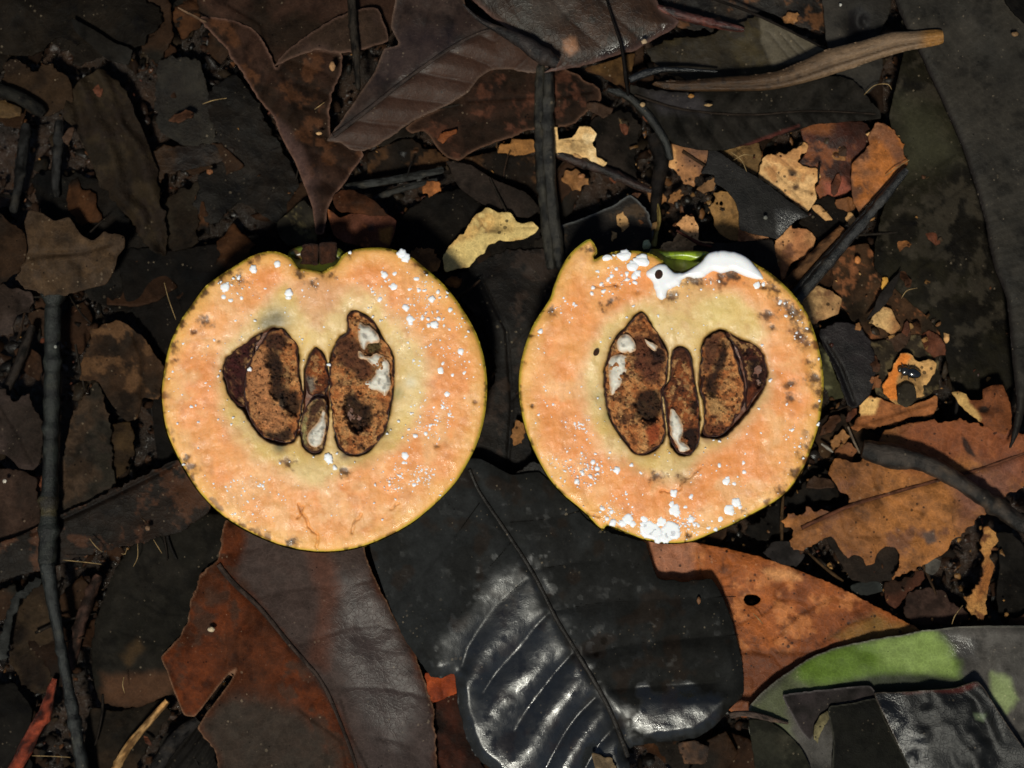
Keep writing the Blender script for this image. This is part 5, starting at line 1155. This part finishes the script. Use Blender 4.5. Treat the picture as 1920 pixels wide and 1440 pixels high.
    sheet("dimple", gp, lambda x, y, d: FZ - 26 - 22 * np.exp(-((x - gcx) / 30) ** 2) * sm(-12, 12, y - gcy) - 14 * np.exp(-d / 6),
          lambda x, y, d, z: np.concatenate([(lin(gc) * (1 - sm(.4, .65, fbm(x, y, 14, 3, 4))[:, None]) + lin(g2) * sm(.4, .65, fbm(x, y, 14, 3, 4))[:, None]) * .8 * (1 - .7 * sm(.6, .7, fbm(x, y, 10, 3, 44)))[:, None], np.full((len(x), 1), .35)], 1),
          M['skin'], 2.2, 60, root)
    if L:   # broken stalk scars in the dimple
        for sx0, sx1, y0, y1, zc in ((655,722,66,166,1), (730,800,58,150,2)):
            pp = spline(T1([(sx0, y0), (sx1, y0 - 4), (sx1 + 2, (y0 + y1) / 2), (sx1 - 4, y1), (sx0 + 2, y1 - 2), (sx0 - 2, (y0 + y1) / 2)]), 3, True, .3)
            sheet("stalk_scar", ragged(pp, 4.5, zc, 9), lambda x, y, d: FZ - 22 + 14 * fbm(x, y, 12, 4, 7, .65) - 6 * np.exp(-d / 4),
                  lambda x, y, d, z: np.concatenate([lin((84,50,32)) * K * (.2 + fbm(x, y, 9, 3, 9))[:, None] * (1 - .6 * np.exp(-d / 3))[:, None], np.full((len(x), 1), .5)], 1), M['seed'], 2.2, 20, root)
    # ---- seeds
    CAR, CAR2, PIT, COAT, WH = (228,156,94), (200,122,68), (44,28,22), (66,32,24), (224,216,200)
    def seedpart(poly, zc, patches, kernels, sd, rim=5.0, dome=8, pal=(CAR, CAR2), crumb=17):
        pl = spline(T(poly), 3)
        pl = ragged(ragged(pl, 4.5, sd, 24), 2.2, sd + 1, 7)
        pts = [(spline(T(p), 5), c_, dz, so) for p, c_, dz, so in patches]
        def z_(x, y, d):
            z = FZ + zc + dome * sm(0, 26, d) + crumb * ((fbm(x, y, 11, 4, sd, .62) - .5) + 1.3 * (fbm(x, y, 34, 3, sd + 41, .6) - .5)) * sm(2, 8, d)
            for p, c_, dz, so in pts: z = z + 1.5 * dz * sm(-so, so, sdist(x, y, p) + 14 * (fbm(x, y, 12, 4, sd + 2, .7) - .5))
            z += 4 * np.exp(-((d - 2.5) / 2.2) ** 2)
            return z
        def c_(x, y, d, z):
            f = sm(.35, .65, fbm(x, y, 14, 4, sd + 5, .6))[:, None]; c = lin(pal[0]) * (1 - f) + lin(pal[1]) * f
            f = sm(.58, .68, fbm(x, y, 26, 5, sd + 6, .7))[:, None] * .8; c = c * (1 - f) + lin((92,54,36)) * f; f = sm(.56, .66, fbm(x, y, 9, 3, sd + 46, .6))[:, None] * .6; c = c * (1 - f) + lin((60,36,26)) * f
            f = sm(.52, .64, fbm(x + 90, y, 11, 4, sd + 8, .7))[:, None] * .6; c = c * (1 - f) + lin((232,176,114)) * f
            for p, pc, dz, so in pts:
                f = sm(-so, so, sdist(x, y, p) + 14 * (fbm(x, y, 12, 4, sd + 2, .7) - .5))[:, None] * .93; c = c * (1 - f) + lin(pc) * (.75 + .5 * fbm(x, y, 6, 2, sd + 9))[:, None] * f
            f = (1 - sm(rim * .2, rim * .7, d + 9 * (fbm(x, y, 10, 2, sd + 7) - .5)))[:, None]; c = c * (1 - f) + lin(COAT) * f
            return np.concatenate([np.clip(c * K, .002, .9), np.full((len(x), 1), .55)], 1)
        so_ = sheet("seed", pl, z_, c_, M['seed'], 1.6, 26, root)
        # loose crumbs lying in the cut seed
        rc = np.random.default_rng(sd); nb = int(150 * (pl.max(0) - pl.min(0)).prod() / 10000)
        cx_ = rc.uniform(pl[:, 0].min(), pl[:, 0].max(), nb); cy_ = rc.uniform(pl[:, 1].min(), pl[:, 1].max(), nb)
        dd = sdist(cx_, cy_, pl[::4]); ok = dd > 4; cx_, cy_, dd = cx_[ok], cy_[ok], dd[ok]
        if len(cx_):
            zz_ = z_(cx_, cy_, dd); cc_ = c_(cx_, cy_, dd, zz_)[:, :3] * rc.choice([.35, .7, 1.1, 1.45], len(cx_))[:, None]
            V_, Q_, C_ = [], [], []; m_ = 6
            for i_ in range(len(cx_)):
                rr_ = rc.uniform(1.0, 3.0); 
                for ph in (.0, .8, 1.57, 2.6):
                    for t_ in range(m_):
                        q_ = rr_ * rc.uniform(.7, 1.25); V_.append((cx_[i_] + q_ * math.sin(max(ph, .05)) * math.cos(t_ * 1.047), cy_[i_] + q_ * math.sin(max(ph, .05)) * math.sin(t_ * 1.047), zz_[i_] + q_ * math.cos(ph)))
                        C_.append((*np.clip(cc_[i_], .002, .8), .6))
                o_ = i_ * 24
                Q_ += [[o_+k_*6+j_, o_+(k_+1)*6+j_, o_+(k_+1)*6+(j_+1) % 6, o_+k_*6+(j_+1) % 6] for k_ in range(3) for j_ in range(6)]
            V_ = np.array(V_); tag(link_mesh("seed_crumbs", W(V_[:, 0], V_[:, 1], V_[:, 2]), np.array(Q_), M['seed'], so_, np.array(C_)), kind='stuff')
        # a thin raised coat round each seed
        ring = pl[::3]; rz = FZ + zc - 1 + 7 * (fbm(ring[:, 0], ring[:, 1], 22, 3, sd + 60) - .5)
        rp = np.column_stack([np.append(ring[:, 0], ring[0, 0]), np.append(ring[:, 1], ring[0, 1]), np.append(rz, rz[0])])
        tube("seed_coat", rp, np.full(len(rp), 1.0), M['coat'], COAT, (34,18,16), parent=so_, seg=7, step=3.5, rough=.35, lump=.6, seed=sd)
        for kp in kernels:
            kk = ragged(ragged(spline(T(kp), 2.5), 2.6, sd + 3, 16), 1.5, sd + 4, 6)
            sheet("kernel", kk, lambda x, y, d: z_(x, y, np.full(x.shape, 20.)) * 0 + FZ + zc + dome + 1.5 + 4.5 * sm(0, 8, d) + 3 * (fbm(x, y, 9, 3, sd) - .5),
                  lambda x, y, d, z: np.concatenate([lin(WH) * K * (.78 + .35 * fbm(x, y, 16, 3, sd + 1))[:, None] * (1 - .5 * sm(.58, .7, fbm(x, y, 9, 3, sd + 12)))[:, None] * (1 - np.array([.22, .5, .68]) * (1 - sm(0, 5, d + 5 * (fbm(x, y, 8, 2, sd + 13) - .5)))[:, None]), np.full((len(x), 1), .4)], 1), M['kernel'], 1.8, 9, so_)
        return so_
    if L:
        seedpart([(318,615),(335,560),(375,512),(430,474),(480,450),(450,520),(418,590),(408,680),(412,760),(372,748),(338,698)], -14, [([(330,600),(380,530),(430,500),(400,600),(400,720),(360,720)], (74,32,30), -3, 8)], [], 301, pal=((84,40,36), (56,28,26)), dome=5)
        seedpart([(420,600),(448,540),(488,480),(520,436),(560,430),(594,450),(622,490),(638,560),(642,640),(655,700),(650,780),(635,850),(605,908),(545,905),(482,880),(432,805),(411,720)], -8,
                 [([(510,520),(560,540),(580,600),(575,650),(600,690),(640,700),(640,790),(600,800),(560,740),(520,700),(520,620),(500,560)], PIT, -9, 6), ([(500,450),(560,440),(600,470),(560,520),(500,500)], (70,40,30), -4, 6), ([(480,870),(560,870),(610,840),(605,905),(545,908)], (34,24,24), -4, 6), ([(560,700),(590,730),(575,770),(555,750)], (120,104,88), 3, 4), ([(415,640),(440,560),(490,500),(515,560),(525,640),(520,720),(560,760),(590,850),(520,870),(450,800)], (208,142,92), 1, 10)][::-1], [], 302)
        seedpart([(715,507),(748,545),(762,600),(764,660),(755,705),(720,715),(680,700),(668,640),(673,580),(692,532)], -5, [([(675,640),(705,640),(708,690),(680,695)], (150,136,120), 2, 5)], [], 303, pal=((176,98,50), (128,68,38)), dome=6, crumb=5)
        seedpart([(730,720),(756,740),(768,800),(762,870),(742,940),(702,958),(664,930),(650,850),(660,790),(690,740)], -7, [([(652,860),(672,800),(712,735),(695,770),(672,840),(668,920)], (186,170,112), 1, 3), ([(690,760),(745,725),(755,740),(720,790),(680,850)], (78,46,34), -1, 3)], [[(745,772),(757,800),(754,860),(740,915),(715,935),(690,925),(675,895),(690,860),(722,825)]], 304, pal=((186,150,104), (140,96,60)), dome=5, crumb=4)
        seedpart([(870,352),(930,372),(970,412),(1010,482),(1043,540),(1045,640),(1040,740),(1015,838),(970,920),(910,960),(860,964),(820,940),(795,880),(786,800),(775,700),(775,600),(786,520),(820,462),(856,434),(850,382)], -7,
                 [([(840,730),(870,700),(905,740),(945,750),(955,800),(935,850),(890,870),(860,850),(840,800)], (36,24,20), -14, 5), ([(800,460),(850,450),(900,480),(950,570),(970,620),(900,640),(850,600),(800,560)], (104,62,42), -3, 10), ([(930,480),(985,480),(985,520),(940,530)], (96,84,50), -3, 4)],
                 [[(895,400),(935,410),(975,440),(985,480),(940,490),(925,520),(905,500),(898,450)], [(900,520),(940,545),(975,530),(1020,560),(1030,620),(1032,680),(1012,712),(985,700),(950,685),(900,665),(955,640),(970,600),(930,565),(895,548)]], 305)
    else:
        seedpart([(580,355),(603,382),(638,442),(678,500),(688,560),(683,640),(662,700),(668,780),(678,860),(658,918),(600,957),(550,952),(512,908),(462,838),(432,760),(422,680),(422,600),(442,530),(472,462),(522,412),(552,372)], -7,
                 [([(560,720),(600,680),(650,690),(665,740),(650,800),(600,830),(560,790)], (38,26,22), -13, 6), ([(545,450),(600,460),(660,510),(680,580),(650,650),(600,660),(560,600),(540,540)], (108,60,42), -3, 9), ([(600,860),(650,840),(650,900),(610,930)], (176,82,44), 0, 6), ([(610,500),(660,510),(680,560),(630,570)], (56,36,30), -6, 5)],
                 [[(490,455),(520,450),(548,480),(552,520),(515,530),(480,520),(470,490)], [(445,550),(480,535),(512,545),(518,590),(500,640),(475,690),(450,710),(438,660),(436,600)], [(592,470),(612,480),(645,500),(638,522),(605,500)]], 311)
        seedpart([(745,503),(778,522),(792,580),(803,650),(818,740),(824,850),(814,930),(780,962),(736,952),(707,908),(692,840),(682,760),(672,690),(702,640),(707,560),(718,520)], -5,
                 [([(750,870),(800,850),(822,900),(812,950),(790,945),(770,900)], (26,22,22), -5, 4), ([(735,500),(785,520),(790,560),(720,550)], (96,56,38), -2, 5), ([(790,740),(818,740),(818,800),(800,800)], (44,26,20), -6, 4)],
                 [[(705,770),(730,790),(750,830),(755,865),(745,905),(775,925),(785,945),(745,950),(715,905),(698,840)]], 312, pal=((180,102,54), (140,76,42)), dome=7, crumb=6)
        seedpart([(900,435),(935,440),(965,500),(990,560),(1015,640),(1025,720),(1005,780),(965,835),(935,878),(890,886),(845,878),(850,830),(848,740),(832,680),(834,600),(838,522),(856,466)], -8,
                 [([(920,470),(900,560),(860,640),(850,700),(890,720),(900,650),(935,570),(945,500)], (50,32,26), -9, 5), ([(850,470),(910,450),(915,520),(870,600),(845,620)], (112,68,46), 0, 6), ([(860,700),(900,720),(940,780),(900,800),(860,780)], (208,158,100), 2, 6), ([(855,830),(940,850),(900,884),(850,878)], (120,66,42), -3, 5)], [], 313)
        seedpart([(945,452),(1000,470),(1062,495),(1100,545),(1113,615),(1100,672),(1060,730),(1030,780),(1020,740),(1030,680),(1020,600),(990,520)], -15,
                 [([(1040,560),(1080,550),(1100,610),(1085,680),(1060,650)], (34,18,18), -8, 6), ([(1030,680),(1080,680),(1050,740),(1025,770)], (128,64,36), 2, 6)], [], 314, pal=((92,44,30), (60,30,24)), dome=5)
        tag(blob("loose_crumb", 1118, 661, FZ + 5, 5, 7, 4, .6, (70,44,26), 'seed', root, .5))
    # ---- latex
    def dome_drop(x, y, r, k, wob=.14):
        m, nr_ = 16, 4; rg = random.Random(k)
        ph = [rg.uniform(0, 6.28) for _ in range(3)]; am = [rg.uniform(0, wob), rg.uniform(0, wob * .6), rg.uniform(0, wob * .2)]
        vs = []; z0 = FZ - 1.5
        for i in range(nr_ + 1):
            f = i / nr_
            for j in range(m):
                t = 2 * math.pi * j / m
                q = r * math.cos(f * math.pi / 2) if i < nr_ else r * .04
                q *= 1 + am[0] * math.sin(2 * t + ph[0]) + am[1] * math.sin(3 * t + ph[1]) + am[2] * math.sin(5 * t + ph[2])
                vs.append((x + q * math.cos(t), y + q * math.sin(t), z0 + (r * (.42 if r < 6 else .24) + 1.6) * math.sin(f * math.pi / 2)))
        vs = np.array(vs)
        qd = np.array([[i*m+j, i*m+(j+1) % m, (i+1)*m+(j+1) % m, (i+1)*m+j] for i in range(nr_) for j in range(m)])[:, ::-1]
        return W(vs[:, 0], vs[:, 1], vs[:, 2]), qd
    if L:
        big = [(445,170,17),(548,150,15),(325,250,19),(348,305,13),(318,290,14),(383,207,11),(395,295,11),(598,272,16),(596,292,14),(686,292,13),(1008,195,16),(1052,190,13),(1048,247,17),(1145,212,14),(1080,104,20),(1098,122,20),(1115,257,12),(1155,260,10),(1180,262,8),(1237,268,11),(1212,298,15),(1100,335,15),(1118,385,18),(1120,402,14),(1170,380,11),(1195,385,8),(1197,412,11),(1222,408,17),(1240,383,12),(1290,345,13),(988,300,14),(1335,525,15),(1245,605,18),(1300,625,13),(1350,615,12),(1258,575,11),(1275,705,15),(1257,762,11),(1220,762,9),(1140,885,13),(1185,875,10),(1205,840,9),(1097,970,17),(1090,1000,9),(1285,795,9),(1305,955,10),(1240,985,9),(1135,1095,13),(1120,1080,7),(1030,1095,7),(1070,1055,7),(1150,1080,7),(765,975,17),(770,985,15),(795,1022,13),(778,995,10),(470,1100,8),(487,1100,8),(435,1058,6),(515,1072,6),(275,1090,6),(180,760,8),(100,610,6),(145,490,7),(278,475,6),(295,815,5),(315,885,4),(430,600,10),(770,580,8),(860,100,8)]
        cl = [(1240,780,120,280,420),(1150,1060,130,80,220),(1150,330,150,170,130),(420,1110,190,50,90),(450,1200,200,60,60),(1200,300,120,140,50),(380,240,90,70,30),(700,270,60,50,30),(200,600,130,280,26),(1330,620,70,260,60),(700,650,600,560,320),(980,240,90,60,18)]
    else:
        big = [(540,155,22),(505,112,24),(580,130,24),(560,188,15),(435,120,14),(435,215,12),(415,265,10),(370,250,11),(365,275,9),(405,235,9),(450,200,12),(515,190,10),(515,215,9),(550,200,15),(550,228,12),(390,180,8),(470,170,9),(145,437,14),(1070,240,18),(1100,235,12),(1085,270,9),(1100,265,8),(1172,312,10),(1195,372,10),(472,1032,16),(535,1010,11),(575,1045,10),(370,997,14),(388,1025,14),(360,1060,9),(300,1080,14),(325,1045,10),(410,1197,13),(450,1210,13),(715,1132,17),(790,1145,14),(765,1190,13),(713,1198,24),(728,1215,18),(705,1180,16),(520,1240,26),(500,1260,18),(540,1262,16),(455,1257,16),(430,1240,12),(540,1190,12),(583,1140,10),(513,1135,8),(590,1240,18),(610,1285,38),(635,1300,30),(590,1270,22),(660,1250,24),(700,1290,38),(715,1305,26),(680,1320,26),(650,1325,20),(905,1148,20),(920,1130,14),(940,1080,18),(945,1065,14),(975,1090,10),(948,1200,22),(960,1212,16),(985,1170,20),(1000,1190,10),(915,1243,16),(790,1242,15),(805,1265,10),(822,1270,9),(850,1195,9),(865,1280,12),(895,1285,10),(840,1150,6),(880,1250,9),(830,1225,8),(1018,1040,10),(1015,1000,9),(912,1012,12),(1195,1000,10),(1170,1000,8),(1090,873,7),(1130,647,8),(1205,1050,6),(1290,690,7),(1310,690,6),(1200,750,7),(1145,740,5),(1340,735,6),(1335,835,8),(1225,860,8),(1255,930,7)]
        cl = [(320,850,60,60,50),(220,950,70,160,70),(340,1030,90,70,90),(540,1220,130,80,260),(700,1260,210,90,380),(900,1200,130,80,80),(1230,900,100,150,70),(470,200,100,70,50),(250,360,80,60,30),(230,760,150,200,50),(1230,500,80,250,60),(690,800,600,520,320),(800,250,200,50,30),(930,1060,60,60,30)]
    lc = np.append(lin((248,248,250)) * .86, .3)
    sv, sq, off, kk = [], [], 0, 0
    rg = random.Random(33 if L else 44)
    small = []
    for bx, by, r in big:
        x, y = T([(bx, by)])[0]; r *= .4375
        if r >= 4.6:
            if r >= 6.4:
                t_ = np.arange(40) / 40 * 2 * math.pi; rr_ = r * (1 + .85 * (fbm(np.cos(t_) * 12 + kk * 9, np.sin(t_) * 12, 7, 3, kk, .6) - .45))
                sheet("latex_drop", np.column_stack([x + rr_ * np.cos(t_), y + rr_ * np.sin(t_)]), lambda X_, Y_, d: FZ - 1 + 3.6 * np.sqrt(np.clip(1 - (1 - np.minimum(d, 4.5) / 4.5) ** 2, 0, 1)),
                      lambda X_, Y_, d, z: np.tile(lc, (len(X_), 1)), M['latex'], 1.3, 4, root)
                kk += 1; continue
            v_, q_ = dome_drop(x, y, r * .84, kk, .26)
            link_mesh("latex_drop", v_, q_, M['latex'], root, np.tile(lc, (len(v_), 1)))
        else: small.append((x, y, r))
        kk += 1
    op = np.array(outl)
    for bx, by, sx_, sy_, n_ in cl:
        xs = np.array([rg.gauss(bx, sx_ * .55) for _ in range(n_)]); ys = np.array([rg.gauss(by, sy_ * .55) for _ in range(n_)])
        pt = np.array(T(list(zip(xs, ys)))); ok = (sdist(pt[:, 0], pt[:, 1], op) > 4) & (cavd(pt[:, 0], pt[:, 1]) < -3)
        for (x, y), k_ in zip(pt, ok):
            if k_: small.append((x, y, .75 + 2.1 * rg.random() ** 2.2))
    for x, y, r in small:
        v_, q_ = dome_drop(x, y, r, kk, .3); kk += 1
        sv.append(v_); sq.append(q_ + off); off += len(v_)
    v_ = np.concatenate(sv)
    tag(link_mesh("latex_droplets", v_, np.concatenate(sq), M['latex'], root, np.tile(lc, (len(v_), 1))), kind='stuff')
    if not L:
        pool = T2([(900,91),(862,106),(835,138),(800,162),(770,178),(742,188),(712,180),(682,152),(650,150),(622,165),(598,182),(600,200),(622,222),(636,258),(650,298),(668,302),(684,292),(690,262),(712,250),(742,236),(752,214),(780,206),(812,210),(842,204),(862,190),(885,180),(920,188),(945,182),(970,178),(1000,192),(1030,206),(1062,214),(1100,214),(1092,190),(1072,166),(1048,138),(1018,114),(962,95)])
        pp = ragged(ragged(spline(pool, 3), 3, 9, 22), 1.5, 10, 7)
        sheet("latex_pool", pp, lambda x, y, d: FZ - 1 + 9 * np.sqrt(np.clip(1 - (1 - np.minimum(d, 13) / 13) ** 2, 0, 1)) + 1.5 * (fbm(x, y, 25, 2, 4) - .5),
              lambda x, y, d, z: np.tile(lc, (len(x), 1)), M['latex'], 1.8, 8, root)
        for pl_ in ([(410,120),(430,108),(452,118),(440,132),(415,134)], [(540,125),(590,118),(612,140),(600,158),(560,150)], [(470,108),(510,96),(535,104),(522,128),(488,130)], [(515,150),(545,138),(565,152),(552,176),(522,174)]):
            sheet("latex_smear", ragged(spline(T2(pl_), 2.5), 1, 5), lambda x, y, d: FZ + 2 + 2.5 * sm(0, 5, d), lambda x, y, d, z: np.tile(lc, (len(x), 1)), M['latex'], 1.8, 5, root)
        blob("dark_crumb", *T2([(652, 193)])[0], FZ + 8, 7.5, 9, 5, .3, (72,46,34), 'seed', root, .5)
fruit('L'); fruit('R')
